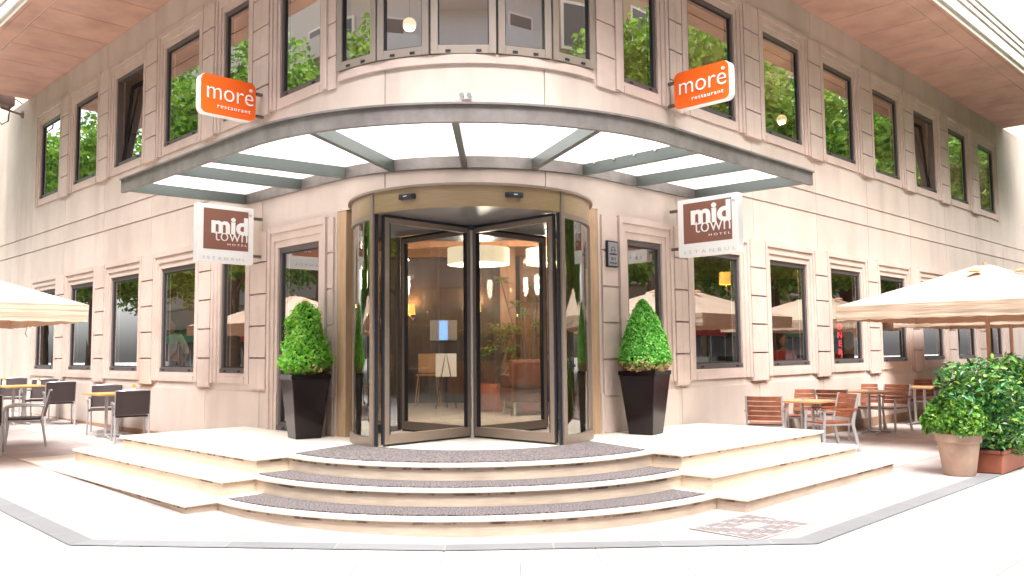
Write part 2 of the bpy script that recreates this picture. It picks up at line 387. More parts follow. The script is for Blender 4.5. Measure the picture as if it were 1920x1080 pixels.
for side in 'LR':
    P = PT(side); W_ = wins[side]
    mids = [(a[1]+b[0])/2 for a, b in zip(W_, W_[1:])]
    last = W_[-1][1]; mids += [last+.5] + ([last+1.6+2.13*k for k in range(6)] if side == 'L' else [])
    vj = [x for x in mids if x < WEND[side]]
    ss = {2.2, WEND[side]}
    for a, b, k in W_: ss |= {a, b}
    for x in vj: ss |= {x-.006, x+.006}
    ss = sorted(ss)
    zs = sorted({-.25, ZF, 1.03, ZL0, ZL1, GA-.013, GA+.013, GB-.013, GB+.013, ZU0, ZU1, 7.30, 1.0})
    def depth(s, z):
        for a, b, k in W_:
            if a < s < b and (ZU0 < z < ZU1 or (ZL0 if k == 'w' else ZF) < z < ZL1): return None
        d = .018 if z < 1.0 else 0
        if abs(z-GA) < .012 or abs(z-GB) < .012: return -.03
        for x in vj:
            if abs(s-x) < .006: return -.025
        return d
    heightfield('wall', ss, zs, depth, P, STONE)
    # skirting strip
    mb = MB(); mb.box(4.1 if side == 'R' else 4.5, WEND[side]-.01, .019, .034, -.1, .30 if side == 'L' else .25, P); mb.obj('skirting', SKIRT, B)
# every slab of the cladding has its own slight tone
def slab_tones(M):
    n = M.node_tree; b = n.nodes['Principled BSDF']; src = b.inputs['Base Color'].links[0].from_socket
    def mth(op, a, c=None):
        q = n.nodes.new('ShaderNodeMath'); q.operation = op
        for i, v in enumerate((a, c)):
            if v is None: continue
            if isinstance(v, (int, float)): q.inputs[i].default_value = v
            else: n.links.new(v, q.inputs[i])
        return q.outputs[0]
    tc = n.nodes.new('ShaderNodeTexCoord'); sp = n.nodes.new('ShaderNodeSeparateXYZ'); n.links.new(tc.outputs['Object'], sp.inputs[0])
    X, Y, Z = sp.outputs
    sg = mth('SIGN', X); u = mth('MULTIPLY', mth('ADD', mth('ABSOLUTE', X), Y), S2)
    u = mth('FLOOR', mth('DIVIDE', mth('SUBTRACT', mth('SUBTRACT', u, 7.85), mth('MULTIPLY', sg, .2)), 2.13))
    lv = mth('ADD', mth('ADD', mth('GREATER_THAN', Z, 1.0), mth('GREATER_THAN', Z, GA)), mth('GREATER_THAN', Z, GB))
    cb = n.nodes.new('ShaderNodeCombineXYZ'); n.links.new(u, cb.inputs[0]); n.links.new(lv, cb.inputs[1]); n.links.new(sg, cb.inputs[2])
    wn = n.nodes.new('ShaderNodeTexWhiteNoise'); n.links.new(cb.outputs[0], wn.inputs[0])
    f = mth('ADD', mth('MULTIPLY', wn.outputs['Value'], .13), .90)
    vm = n.nodes.new('ShaderNodeVectorMath'); vm.operation = 'SCALE'; n.links.new(src, vm.inputs[0]); n.links.new(f, vm.inputs['Scale'])
    n.links.new(vm.outputs[0], b.inputs['Base Color'])
slab_tones(STONE)
# rounded corner wall
def Parc(u, d, z):
    r = ARC_R+d; return (ARC_C[0]+r*sin(u), ARC_C[1]-r*cos(u), z)
us = sorted({-pi/4+pi/2*k/36 for k in range(37)} | {Rd(44), Rd(-44), Rd(42), Rd(-42), Rd(24.6), Rd(24.9), Rd(-24.6), Rd(-24.9)})
zs = [3.19, GA-.013, GA+.013, GB-.013, GB+.013, ZU0, 6.8, 7.30]
def depthc(u, z):
    if abs(u) < Rd(44) and ZU0 < z < 6.8: return None
    if Rd(24.6) < abs(u) < Rd(24.9): return -.02
    return 0
co = heightfield('wall', us, zs, depthc, Parc, STONE)
# door jambs either side of the revolving door
for side in 'LR':
    P = PT(side); mb = MB(); mb.box(2.02, 2.198, -.36, -.004, ZF, 3.188, P); mb.obj('door_jamb', JAMB, B, bevel=.004)

def rings(mb, a, b, z0, z1, P, bottom=True, steps=((.20, .14, .055), (.14, .065, .032), (.065, 0, .012))):
    for (o, i, d) in steps:
        ot = o*1.35; it = i*1.35
        zb = z0 - (.14 if bottom else 0)
        mb.box(a-o, a-i, .0005, d, zb, z1+ot, P); mb.box(b+i, b+o, .0005, d, zb, z1+ot, P)
        mb.box(a-i, b+i, .0005, d, z1+it, z1+ot, P)
    if bottom:
        mb.box(a, b, .0005, .012, z0-.05, z0-.001, P); mb.box(a, b, .0005, .024, z0-.14, z0-.05, P)
def window(side, a, b, z0, z1, fm=DARKF, kind='w', P=None, tilt=False, ring=True, drain=True):
    P = P or PT(side); fr = MB(); w = .05; d0, d1 = -.12, -.014
    zb = z0 + (.075 if kind == 'w' else .1)
    fr.box(a+.001, a+w, d0, d1, z0+.001, z1-.001, P); fr.box(b-w, b-.001, d0, d1, z0+.001, z1-.001, P)
    fr.box(a+w, b-w, d0, d1, z1-.07, z1-.001, P); fr.box(a+w, b-w, d0, d1, z0+.001, zb, P)
    if drain: fr.box(a+.002, b-.002, d1-.002, .006, z0+.001, z0+.062, P)
    o = fr.obj('window' if kind == 'w' else 'glazed_door', fm, B, bevel=.004)
    if tilt:
        # sash tipped inward at its top
        an = Rd(5); zc = zb; h = z1-.07-zb
        def TT(s, t, z):
            y = t*cos(an) - (z-zc)*sin(an); zz = zc + t*sin(an) + (z-zc)*cos(an); return P(s, -.13+y, zz)
        sa = MB(); q = .06
        sa.box(a+w+.004, a+w+q, -.02, .02, zc+.004, zc+h-.02, TT); sa.box(b-w-q, b-w-.004, -.02, .02, zc+.004, zc+h-.02, TT)
        sa.box(a+w+q, b-w-q, -.02, .02, zc+h-.08, zc+h-.02, TT); sa.box(a+w+q, b-w-q, -.02, .02, zc+.004, zc+q, TT)
        sa.obj('sash', BLK, o, label='window sash tipped open at the top')
        g = MB(); g.quad(TT(a+w+q, 0, zc+q), TT(b-w-q, 0, zc+q), TT(b-w-q, 0, zc+h-.08), TT(a+w+q, 0, zc+h-.08)); g.obj('pane', GLASS, o, fix=False)
    else:
        # black gasket and pane
        gk = MB(); k = .014
        A0, A1, Z0, Z1 = a+w, b-w, zb, z1-.07
        gk.box(A0, A0+k, -.11, -.03, Z0, Z1, P); gk.box(A1-k, A1, -.11, -.03, Z0, Z1, P); gk.box(A0+k, A1-k, -.11, -.03, Z1-k, Z1, P); gk.box(A0+k, A1-k, -.11, -.03, Z0, Z0+k, P)
        gk.obj('gasket', BLK, o)
        # panes are never perfectly flat or parallel: a slight lean per pane
        rr = random.Random(int(a*100)+int(z0*10)+(7 if side == 'L' else 0)); e = rr.uniform(-.004, .004)
        g = MB(); g.quad(P(A0+k, -.045+e, Z0+k), P(A1-k, -.045-e, Z0+k), P(A1-k, -.045-e*.5, Z1-k), P(A0+k, -.045+e*.5, Z1-k)); g.obj('pane', GLASS, o, fix=False)
    if drain:
        for x in (a+.16, b-.16): dc = MB(); dc.box(x-.03, x+.03, .0062, .014, z0+.016, z0+.042, P); dc.obj('drain_cap', BLK, o)
    if ring:
        r = MB(); rings(r, a, b, z0, z1, P, bottom=kind == 'w'); r.obj('surround', STONE2, o)
    return o
for side in 'LR':
    for k, (a, b, kd) in enumerate(wins[side]):
        window(side, a, b, ZL0 if kd == 'w' else ZF, ZL1, kind='w' if kd == 'w' else 'door')
        window(side, a, b, ZU0, ZU1, tilt=(side == 'L' and k == 4-1+0) or (side == 'R' and k == 5))
# pilasters of two half blocks per course between the windows
def pilaster(side, c, w, z0, z1, n=5, single=False):
    P = PT(side); mb = MB(); h = (z1-z0)/n
    for i in range(n):
        a, b = z0+i*h, z0+(i+1)*h-.022
        if single: mb.box(c-w/2, c+w/2, .001, .03, a, b, P)
        else: mb.box(c-w/2, c-.006, .001, .062, a, b, P); mb.box(c+.006, c+w/2, .001, .056, a, b, P)
    mb.box(c-w/2+.01, c+w/2-.01, .0008, .006, z0+.005, z1-.03, P)
    return mb.obj('pilaster', STONE2, B, bevel=.004)
for side in 'LR':
    W_ = wins[side]
    for a, b in zip(W_, W_[1:]):
        g0, g1 = a[1]+.215, b[0]-.215; c = (g0+g1)/2
        pilaster(side, c, g1-g0-.01, 1.04, ZL1+.27); pilaster(side, c, g1-g0-.01, ZU0-.17, ZU1+.27)
    a = W_[0]
    pilaster(side, (2.24+a[0]-.21)/2, a[0]-.21-2.24-.01, ZF+.01 if side == 'L' else ZF+.01, 3.15, 6, True)
    pilaster(side, (2.10+a[0]-.21)/2+.06, a[0]-.21-2.10-.1, ZU0-.17, ZU1+.27, 5, True)

# bay window over the entrance: five flat facets
nodes = [Rd(a) for a in (-43.6, -26.8, -9.8, 9.8, 26.8, 43.6)]
for i in range(5):
    a0, a1 = nodes[i], nodes[i+1]; r = ARC_R-.0
    p0 = Vector((ARC_C[0]+r*sin(a0), ARC_C[1]-r*cos(a0), 0)); p1 = Vector((ARC_C[0]+r*sin(a1), ARC_C[1]-r*cos(a1), 0))
    t = (p1-p0).normalized(); L = (p1-p0).length; nrm = Vector((t.y, -t.x, 0))
    if nrm.y > 0: nrm = -nrm
    def PF(s, d, z, p0=p0, t=t, nrm=nrm):
        q = p0 + t*s + nrm*(d+.15); return (q.x, q.y, z)
    fr = MB(); w = .085; z0, z1 = ZU0+.002, 6.9
    fr.box(.002, w, -.17, -.08, z0, z1, PF); fr.box(L-w, L-.002, -.17, -.08, z0, z1, PF); fr.box(w, L-w, -.17, -.08, z0, z0+.1, PF); fr.box(w, L-w, -.17, -.08, z1-.1, z1, PF)
    o = fr.obj('bay_window', CHAMP, B, bevel=.004)
    k = .013; g = MB()
    g.box(w, w+k, -.15, -.1, z0+.1, z1-.1, PF); g.box(L-w-k, L-w, -.15, -.1, z0+.1, z1-.1, PF); g.box(w+k, L-w-k, -.15, -.1, z0+.1, z0+.1+k, PF); g.obj('gasket', BLK, o)
    g = MB(); g.quad(PF(w+k, -.125, z0+.1+k), PF(L-w-k, -.125, z0+.1+k), PF(L-w-k, -.125, z1-.1), PF(w+k, -.125, z1-.1)); g.obj('pane', GLASS, o, fix=False)
    for x in (.2, L-.2): g = MB(); g.box(x-.03, x+.03, -.0795, -.07, z0+.02, z0+.045, PF); g.obj('drain_cap', BLK, o)
mb = MB(); mb.arcbox(ARC_C, 2.201, 2.235, Rd(-44), Rd(44), ZU0-.11, ZU0-.002, 40); mb.arcbox(ARC_C, 1.99, 2.201, Rd(-43.8), Rd(43.8), ZU0-.02, ZU0-.001, 40)
mb.obj('bay_sill', JAMB if False else STONE2, B, bevel=.006)

# ---- soffit, fascia, upper storeys
def path_pts(d, s_end_L, s_end_R, n=24):
    pts = [PT('L')(s_end_L, d, 0)[:2]]
    for k in range(n+1):
        a = -pi/4+pi/2*k/n; r = ARC_R+d; pts.append((ARC_C[0]+r*sin(a), ARC_C[1]-r*cos(a)))
    pts.append(PT('R')(s_end_R, d, 0)[:2]); return pts
def path_sweep(mb, d0, d1, z0, z1, sL, sR, n=24):
    a = path_pts(d0, sL, sR, n); b = path_pts(d1, sL, sR, n); ring = []
    for p, q in zip(a, b):
        i = len(mb.v); ring.append(i); mb.v += [(p[0], p[1], z0), (q[0], q[1], z0), (q[0], q[1], z1), (p[0], p[1], z1)]
    for x, y in zip(ring, ring[1:]):
        for q in range(4): mb.f.append((x+q, x+(q+1) % 4, y+(q+1) % 4, y+q))
    mb.f.append(tuple(ring[0]+q for q in range(4))); mb.f.append(tuple(ring[-1]+q for q in range(4)))
sL, sR = SEND['L'], SEND['R']
mb = MB()
def soffit_panels(mb):
    gap = .022
    for side, sE in (('L', sL), ('R', sR)):
        P = PT(side); s = 2.2
        while s < sE-.01:
            e = min(s+1.09, sE)
            mb.box(s+gap/2, e-gap/2, .004, 1.33, 7.285, 7.2995, P); s = e
        mb.box(2.2, sE, 1.36, 1.60, 7.275, 7.2995, P)
        mb.box(2.2, sE, 1.60, 1.655, 7.288, 7.2995, P)
    for k in range(6):
        a0, a1 = -pi/4+pi/12*k, -pi/4+pi/12*(k+1)
        mb.arcbox(ARC_C, 2.204, 3.53, a0+.002, a1-.002, 7.285, 7.2995, 6); mb.arcbox(ARC_C, 3.56, 3.80, a0, a1, 7.275, 7.2995, 6)
soffit_panels(mb); mb.obj('soffit', SOFF, B)
mb = MB(); path_sweep(mb, -.3, 1.66, 7.30, 7.40, sL, sR); mb.obj('soffit_slab', FASC, B)
mb = MB()
path_sweep(mb, 1.50, 1.70, 7.401, 7.60, sL, sR)
for k, (z, d) in enumerate(((7.605, 1.64), (7.64, 1.72), (7.73, 1.65), (7.765, 1.74), (7.855, 1.66), (7.89, 1.76), (8.0, 1.62))):
    z1 = (7.64, 7.73, 7.765, 7.855, 7.89, 7.98, 8.02)[k]
    path_sweep(mb, 1.50, d, z+.0005, z1, sL, sR)
mb.obj('cornice', FASC, B)
mb = MB(); path_sweep(mb, 1.2, 1.55, 8.03, 13.5, sL, sR); mb.obj('upper_wall', FASC, B)
for side in 'LR':
    P = PT(side)
    for k in range(6):
        a = 4+2.4*k
        if a+1.1 > SEND[side]: continue
        f = MB(); f.box(a, a+1.1, 1.551, 1.585, 9.0, 11.0, P); f.obj('upper_window', DARKF, B)
        o = children(B)[-1] if False else None
mb = MB()
P = PT('R')
mb.tube([P(15.6, 1.75, 8.75), P(19.0, 1.75, 8.75)], .05, 8); mb.box(15.5, 15.62, 1.551, 1.83, 8.62, 8.9, P)
mb.obj('rail', FASC, B)
# roof and floor slabs inside
def wedge(mb, z0, z1, inset=.165, far=26, y1=26):
    q = inset*sqrt(2)+.0
    poly = [(0, 1.4), (1.3, 1.3+q), (far, far+q), (-far, far+q), (-1.3, 1.3+q)]
    mb.prism(poly, z0, z1)
CEIL = mat('warm plaster ceiling', (.62, .48, .36), .8)
FLR = mat('pale stone floor', (.5, .46, .42), .35, var=.2, vscale=6)
mb = MB(); wedge(mb, .1, ZF-.004); mb.obj('lobby_floor', FLR, B)
mb = MB(); wedge(mb, 3.45, 4.3); mb.obj('floor_slab', CEIL, B)
mb = MB(); wedge(mb, 7.1, 7.28); mb.obj('upper_ceiling', CEIL, B)
mb = MB(); mb.prism([(-22, 25), (22, 25), (22, 25.3), (-22, 25.3)], 0, 13.4); mb.obj('rear_wall', CEIL, B)
BRW = mat('dark blue brown panelling', (.075, .06, .062), .5, var=.3, vscale=2, stretch=(3, 3, .5))
mb = MB()
mb.box(-4.6, 2.3, 8.0, 8.15, ZF, 3.44); mb.box(-11, -4.6, 11.5, 11.65, ZF, 3.44); mb.box(2.3, 14, 15, 15.15, ZF, 3.44); mb.box(-4.6, -4.5, 8.15, 11.5, ZF, 3.44); mb.box(2.3, 2.4, 8.15, 15, ZF, 3.44)
mb.box(-9, 9, 12.6, 12.75, 4.31, 7.09)
mb.obj('partition', BRW, B)
OW = mat('orange wood panel', (.42, .2, .10), .45, var=.25, vscale=3, stretch=(4, 4, .4))
mb = MB(); mb.box(.33, .60, 6.2, 6.5, ZF, 3.44); mb.obj('column', OW, B)
mb = MB(); mb.box(.7, 2.29, 7.90, 7.995, ZF, 3.44); mb.obj('wood_panelling', OW, B)
mb = MB(); mb.box(-3.4, 2.3, 5.3, 5.5, 3.22, 3.44); mb.box(-3.5, 2.3, 6.9, 7.05, 3.25, 3.44); mb.obj('ceiling_beam', OW, B)

# ------------------------------------------------------------------ canopy (part of the building)
rho, yc = 2.95, 1.85          # centre arc of the outer edge
DOUT = (rho*sqrt(2) - rho + 0 )  # helper only
q_out = rho*sqrt(2) - yc        # |x| - y on the straight runs
def cout(s_or_a, side=None, dz=0):
    pass
def outer_path(off=0, sL=4.55, sR=4.45, n=28):
    pts = []
    r = rho+off; q = q_out + off*sqrt(2); d = q*S2
    pts.append(PT('L')(sL, d, 0)[:2])
    for k in range(n+1):
        a = -pi/4+pi/2*k/n; pts.append((r*sin(a), yc-r*cos(a)))
    pts.append(PT('R')(sR, d, 0)[:2]); return pts
def sweep2(mb, A, Bp, z0, z1):
    ring = []
    for p, q in zip(A, Bp):
        i = len(mb.v); ring.append(i); mb.v += [(p[0], p[1], z0), (q[0], q[1], z0), (q[0], q[1], z1), (p[0], p[1], z1)]
    for x, y in zip(ring, ring[1:]):
        for q in range(4): mb.f.append((x+q, x+(q+1) % 4, y+(q+1) % 4, y+q))
    mb.f.append(tuple(ring[0]+q for q in range(4))); mb.f.append(tuple(ring[-1]+q for q in range(4)))
mb = MB()
sweep2(mb, outer_path(-.05), outer_path(0), 3.54, 3.695); sweep2(mb, outer_path(-.09), outer_path(.025), 3.696, 3.715)
canopy = mb.obj('canopy', CAN, B, smooth=True, angle=30, label='shallow curved entrance canopy of grey metal and frosted glass')
mb = MB(); a = path_pts(.003, 4.4, 4.3); b = path_pts(.05, 4.4, 4.3); sweep2(mb, a, b, 3.56, 3.69); mb.obj('wall_rail', BRASS if False else CAN, canopy, smooth=True, angle=30)
def wallpt(side, v, arc):
    if arc: a = Rd(v)*(1 if side == 'R' else -1); r = ARC_R+.05; return Vector((r*sin(a), ARC_C[1]-r*cos(a), 0))
    return Vector(PT(side)(v, .05, 0))
beams = [('R', 0, 1, (.03, -1.04))]
bd = []
def outpt(side, x):   # point on the inner line of outer fascia with given |x|
    r = rho-.05
    if x <= r*S2: y = yc - sqrt(r*r-x*x)
    else: y = x - (q_out-.05*sqrt(2))
    return Vector((x if side == 'R' else -x, y, 0))
for side, L in (('R', [(20.5, 1, 1.36), (38, 1, 2.5), (2.95, 0, 3.3), (4.28, 0, 4.20)]), ('L', [(21.5, 1, 1.36), (39.5, 1, 2.7), (2.95, 0, 3.32), (4.38, 0, 4.28)])):
    for v, arc, x in L: bd.append((wallpt(side, v, arc), outpt(side, x)))
bd.append((wallpt('R', .2, 1), outpt('R', .02)))
for p, q in bd:
    t = (q-p).normalized(); n = Vector((-t.y, t.x, 0)); mb = MB(); h = .022
    ps = [p-n*h, q-n*h, q+n*h, p+n*h]
    # tapering beam: 13 cm deep, with a flat bottom flange
    mb.hexa([(*a.xy, 3.565) for a in ps] + [(*a.xy, 3.688) for a in ps])
    h2 = .034; ps = [p-n*h2, q-n*h2, q+n*h2, p+n*h2]
    mb.hexa([(*a.xy, 3.556) for a in ps] + [(*a.xy, 3.5645) for a in ps])
    mb.obj('beam', CANB, canopy)
# frosted glass panes lie on the beams
bd.sort(key=lambda e: math.atan2(e[0].x, -(e[0].y-3.2)))
for (p0, q0), (p1, q1) in zip(bd, bd[1:]):
    mb = MB(); n = 10; top = []
    def onwall(p0, p1, k):
        a = p0.lerp(p1, k)
        c = Vector((0, ARC_C[1], 0)); 
        a0 = math.atan2(p0.x, ARC_C[1]-p0.y); a1 = math.atan2(p1.x, ARC_C[1]-p1.y)
        if abs(a0) <= pi/4+.01 and abs(a1) <= pi/4+.01:
            t = a0+(a1-a0)*k; r = ARC_R+.05; return Vector((r*sin(t), ARC_C[1]-r*cos(t), 0))
        return a
    def onout(k):
        x = q0.x+(q1.x-q0.x)*k; return outpt('R' if x >= 0 else 'L', abs(x))
    A = [onwall(p0, p1, k/n) for k in range(n+1)]; C = [onout(k/n) for k in range(n+1)]
    for k in range(n):
        mb.quad((*A[k].xy, 3.693), (*A[k+1].xy, 3.693), (*C[k+1].xy, 3.693), (*C[k].xy, 3.693))
    bm_o = mb.obj('glass_panel', FROST, canopy, fix=False)
# bolts on one beam
mb = MB(); p, q = [e for e in bd if e[0].x > 1.2 and e[0].x < 1.5][0]
for k in range(5):
    c = p.lerp(q, .12+.18*k); mb.lathe([(0, -.012), (.014, -.012), (.014, 0), (0, 0)], 10, (c.x-.028, c.y-.02, 3.675))
mb.obj('glass_fixing', STEEL, canopy)

# ------------------------------------------------------------------ revolving door (part of the building)
DC = (.06, 1.23)
mb = MB()
mb.arcbox(DC, 1.30, 1.36, -pi, pi, 2.95, 3.16, 96)
door = mb.obj('revolving_door', BRASS, B, smooth=True, angle=30, label='round revolving door of bronze metal and glass under a brass drum')
mb = MB(); mb.arcbox(DC, 1.26, 1.40, -pi, pi, 3.161, 3.185, 96); mb.lathe([(0, 0), (1.26, 0), (1.26, .012), (0, .012)], 64, (DC[0], DC[1], 3.165)); mb.obj('drum_lid', BRONZE, door, smooth=True, angle=30)
DCEIL = mat('grey drum ceiling', (.20, .185, .19), .35, .3)
mb = MB(); mb.lathe([(0.04, 0), (1.298, 0), (1.298, .02), (.04, .02)], 72, (DC[0], DC[1], 2.955), closed=True)
for k in range(4): a = pi/4*(2*k)+.35; mb.box(.1, 1.28, -.003, .003, -.003, .001, lambda x, y, z, a=a: (DC[0]+x*cos(a)-y*sin(a), DC[1]+x*sin(a)+y*cos(a), 2.955+z))
mb.obj('drum_ceiling', DCEIL, door)
mb = MB(); mb.lathe([(0, 0), (1.29, 0), (1.29, .006), (0, .006)], 72, (DC[0], DC[1], ZF+.0005)); mb.obj('door_floor', STEPT, door)
A0, A1 = Rd(47), Rd(133)
for sg in (-1, 1):
    mb = MB(); mb.arcbox(DC, 1.325, 1.335, sg*A0, sg*A1, ZF+.10, 2.949, 30); mb.obj('curved_glass', CGLASS, door, smooth=True, angle=30)
    mb = MB(); mb.arcbox(DC, 1.29, 1.37, sg*A0, sg*A1, ZF+.008, ZF+.10, 30); mb.obj('glass_base', BRONZE, door, smooth=True, angle=30, bevel=.004)
    mb = MB(); mb.arcbox(DC, 1.30, 1.362, sg*A0, sg*A1, 2.90, 2.949, 30); mb.obj('glass_head', BRONZE, door, smooth=True, angle=30)
    for a in (A0, A1, Rd(92)):
        mb = MB(); wd = Rd(1.1) if a != Rd(92) else Rd(.8)
        mb.arcbox(DC, 1.295, 1.375, sg*a-wd, sg*a+wd, ZF+.008, 3.158 if a == A0 else 2.949, 3); mb.obj('door_post', BRONZE, door, bevel=.004)
        if a != Rd(92):
            mb = MB(); c = sg*(a - (Rd(1.15) if a == A0 else -Rd(1.15))); e = sg*(-Rd(.8) if a == A0 else Rd(.8)); mb.arcbox(DC, 1.315, 1.345, c, c+e, ZF+.01, 2.948, 3); mb.obj('rubber_seal', BLK, door)
for k in range(4):
    a = Rd(45+90*k) + Rd(.8); T = lambda x, y, z, a=a: (DC[0]+x*sin(a)-y*cos(a), DC[1]-x*cos(a)-y*sin(a), z)
    mb = MB(); r0, r1, z0, z1, w = .045, 1.255, ZF+.03, 2.92, .058
    mb.box(r0, r0+.05, -.022, .022, z0, z1, T); mb.box(r1-w, r1, -.022, .022, z0, z1, T); mb.box(r0+.05, r1-w, -.022, .022, z1-w, z1, T); mb.box(r0+.05, r1-w, -.022, .022, z0, z0+.10, T)
    mb.obj('door_wing', BRONZE, door, bevel=.003)
    mb = MB(); mb.box(r1, r1+.025, -.012, .012, z0, z1+.02, T); mb.box(r0, r1, -.01, .01, z1, z1+.03, T); mb.box(r0, r1, -.01, .01, z0-.02, z0, T)
    g = w; k_ = .012
    mb.box(r0+.05, r0+.05+k_, -.024, .024, z0+.1, z1-w, T); mb.box(r1-w-k_, r1-w, -.024, .024, z0+.1, z1-w, T)
    mb.obj('rubber_seal', BLK, door)
    mb = MB(); mb.quad(T(r0+.05+k_, 0, z0+.10), T(r1-w-k_, 0, z0+.10), T(r1-w-k_, 0, z1-w), T(r0+.05+k_, 0, z1-w)); mb.obj('wing_glass', DGLASS, door, fix=False)
mb = MB(); mb.tube([(DC[0], DC[1], ZF+.008), (DC[0], DC[1], 2.954)], .03, 20); mb.obj('centre_pole', STEEL, door, smooth=True)
mb = MB(); mb.lathe([(.032, 0), (.075, 0), (.075, .05), (.032, .05)], 24, (DC[0], DC[1], 2.9), closed=True); mb.obj('pole_collar', BLK, door)
for a in (-25.5, 21):
    T = lambda x, y, z, a=Rd(a): (DC[0]+(1.365+y)*sin(a)+x*cos(a), DC[1]-(1.365+y)*cos(a)+x*sin(a), z)
    mb = MB(); mb.box(-.09, .09, -.02, .035, 3.045, 3.10, T); mb.box(-.075, .075, .0, .05, 3.052, 3.085, T)
    s_ = mb.obj('door_sensor', BLK, door, bevel=.008)
    mb = MB(); mb.box(-.02, .02, .0501, .052, 3.07, 3.076, T); mb.obj('sensor_mark', WHITE, door)
T = lambda x, y, z, a=Rd(52): (DC[0]+(1.365+y)*sin(a)+x*cos(a), DC[1]-(1.365+y)*cos(a)+x*sin(a), z)
mb = MB(); mb.box(-.025, .025, .001, .02, 1.30, 1.40, T); mb.box(-.012, .012, .02, .04, 1.335, 1.365, T); mb.obj('lock', BLK, door, bevel=.004)

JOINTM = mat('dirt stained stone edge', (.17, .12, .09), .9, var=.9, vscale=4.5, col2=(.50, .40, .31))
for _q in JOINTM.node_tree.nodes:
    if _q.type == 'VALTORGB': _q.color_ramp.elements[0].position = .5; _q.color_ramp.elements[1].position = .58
# ------------------------------------------------------------------ entrance steps
CX = .1; SCY = 1.25
def stepset():
    S = empty('entrance_steps', (CX, 0, 0), 0, 'cream travertine entrance steps, curved in the middle with straight flights along both walls', 'steps')
    specs = [(.216, .05, 3.05, 2.46, .98, (5.75, 4.35)), (.373, .17, 2.65, 2.09, 1.05, (4.95, 4.20)), (.53, .33, 2.28, 1.72, 1.12, (4.45, 4.10))]
    for zt, zb, R, d, s0, (eL, eR) in specs:
        def outline(off):
            r = R-off; dd = d-off
            pts = []
            P = PT('R')
            right = [P(eR-off, .03, 0), P(eR-off, dd, 0), P(s0+off, dd, 0)]
            # point where line s = s0+off meets circle r about (0, SCY)
            def inter(s0):
                # points P(s0, t) = ((s0+t)S2, (s0-t)S2)
                lo, hi = 0, 4
                for _ in range(50):
                    m = (lo+hi)/2; x, y = (s0+m)*S2, (s0-m)*S2
                    if x*x+(y-SCY)**2 > r*r: hi = m
                    else: lo = m
                return ((s0+lo)*S2, (s0-lo)*S2)
            ix, iy = inter(s0+off)
            a0 = math.atan2(ix, SCY-iy)
            pts = [(p[0], p[1]) for p in right] + [(r*sin(a0-2*a0*k/48), SCY-r*cos(a0-2*a0*k/48)) for k in range(49)]
            P = PT('L'); pts += [P(s0+off, dd, 0)[:2], P(eL-off, dd, 0)[:2], P(eL-off, .03, 0)[:2], (0, .9)]
            return pts
        mb = MB(); mb.prism(outline(.03), zb-.3, zt-.056); mb.obj('riser', STEP, S)
        mb = MB(); mb.prism(outline(.026), zt-.056, zt-.032); mb.obj('joint', JOINTM, S)
        mb = MB(); mb.prism(outline(0), zt-.032, zt); mb.obj('tread', STEPT, S, bevel=.005)
    return S
stepset()
# mats: top one reaches the drum, the others lie on the treads
def mat_obj(zt, Ro, Ri, aL, aR, label, ends=None):
    mb = MB(); poly = []
    n = 40
    out = [(CX+Ro*sin(-aL+(aL+aR)*k/n), SCY-Ro*cos(-aL+(aL+aR)*k/n)) for k in range(n+1)]
    inn = [(CX+Ri*sin(t), SCY-Ri*cos(t)) for t in [aR2-(aL2+aR2)*k/n for (aR2, aL2) in [ends or (aR, aL)] for k in range(n+1)]]
    i = 0
    poly = out+inn
    # strip faces, thin slab
    top = zt+.012
    for k in range(n):
        a, b, c, d = out[k], out[k+1], inn[n-k-1], inn[n-k]
        mb.hexa([(*a, zt+.001), (*b, zt+.001), (*c, zt+.001), (*d, zt+.001), (*a, top), (*b, top), (*c, top), (*d, top)])
    o = mb.obj('doormat', MATC, None); tag(o, label, 'mat', 'speckled grey mats on the curved steps'); return o
mat_obj(.53, 2.20, 1.33, Rd(50.5), Rd(50.5), 'widest speckled grey mat on the top step in front of the revolving door', (Rd(66), Rd(66)))
mat_obj(.373, 2.58, 2.26, Rd(50), Rd(50), 'narrow curved speckled mat on the middle step')
mat_obj(.216, 2.97, 2.63, Rd(45.5), Rd(45.5), 'longest curved speckled mat on the lowest step')

# manhole cover
def manhole():
    M1 = mat('worn cast iron', (.36, .31, .30), .7, .1, var=.2, vscale=12); M2 = mat('grey metal ribs', (.23, .20, .20), .7, var=.2, vscale=10)
    pts = [(1.91, -1.63), (2.53, -1.06), (2.95, -1.52), (2.30, -2.10)]
    c = Vector((2.42, -1.58, 0)); ax = Vector((.65, .60, 0)).normalized(); ay = Vector((ax.y, -ax.x, 0)); zt = gz(2.4)+.004
    R = empty('manhole_cover', (c.x, c.y, zt), math.atan2(ax.y, ax.x), 'rectangular manhole cover with a ribbed pattern set in the pavement right of the steps', 'manhole cover')
    hx, hy = .42, .31
    mb = MB(); mb.box(-hx, hx, -hy, hy, .001, .006); mb.obj('plate', M1, R)
    mb = MB(); n = 17
    for i in range(n):
        for j in range(8):
            x0 = -hx+.03+(2*hx-.06)*i/n; y0 = -hy+.03+(2*hy-.06)*j/8
            if abs(x0+.02) < .17 and abs(y0+.03) < .09: continue
            if (i+j) % 5 == 4: continue
            mb.box(x0+.006, x0+(2*hx-.06)/n-.008, y0+.006, y0+(2*hy-.06)/8-.007, .006, .0085)
    mb.obj('ribs', M2, R)
    mb = MB(); mb.box(-.16, .16, -.08, .08, .006, .0085); mb.obj('name_plate', M1, R)
manhole()

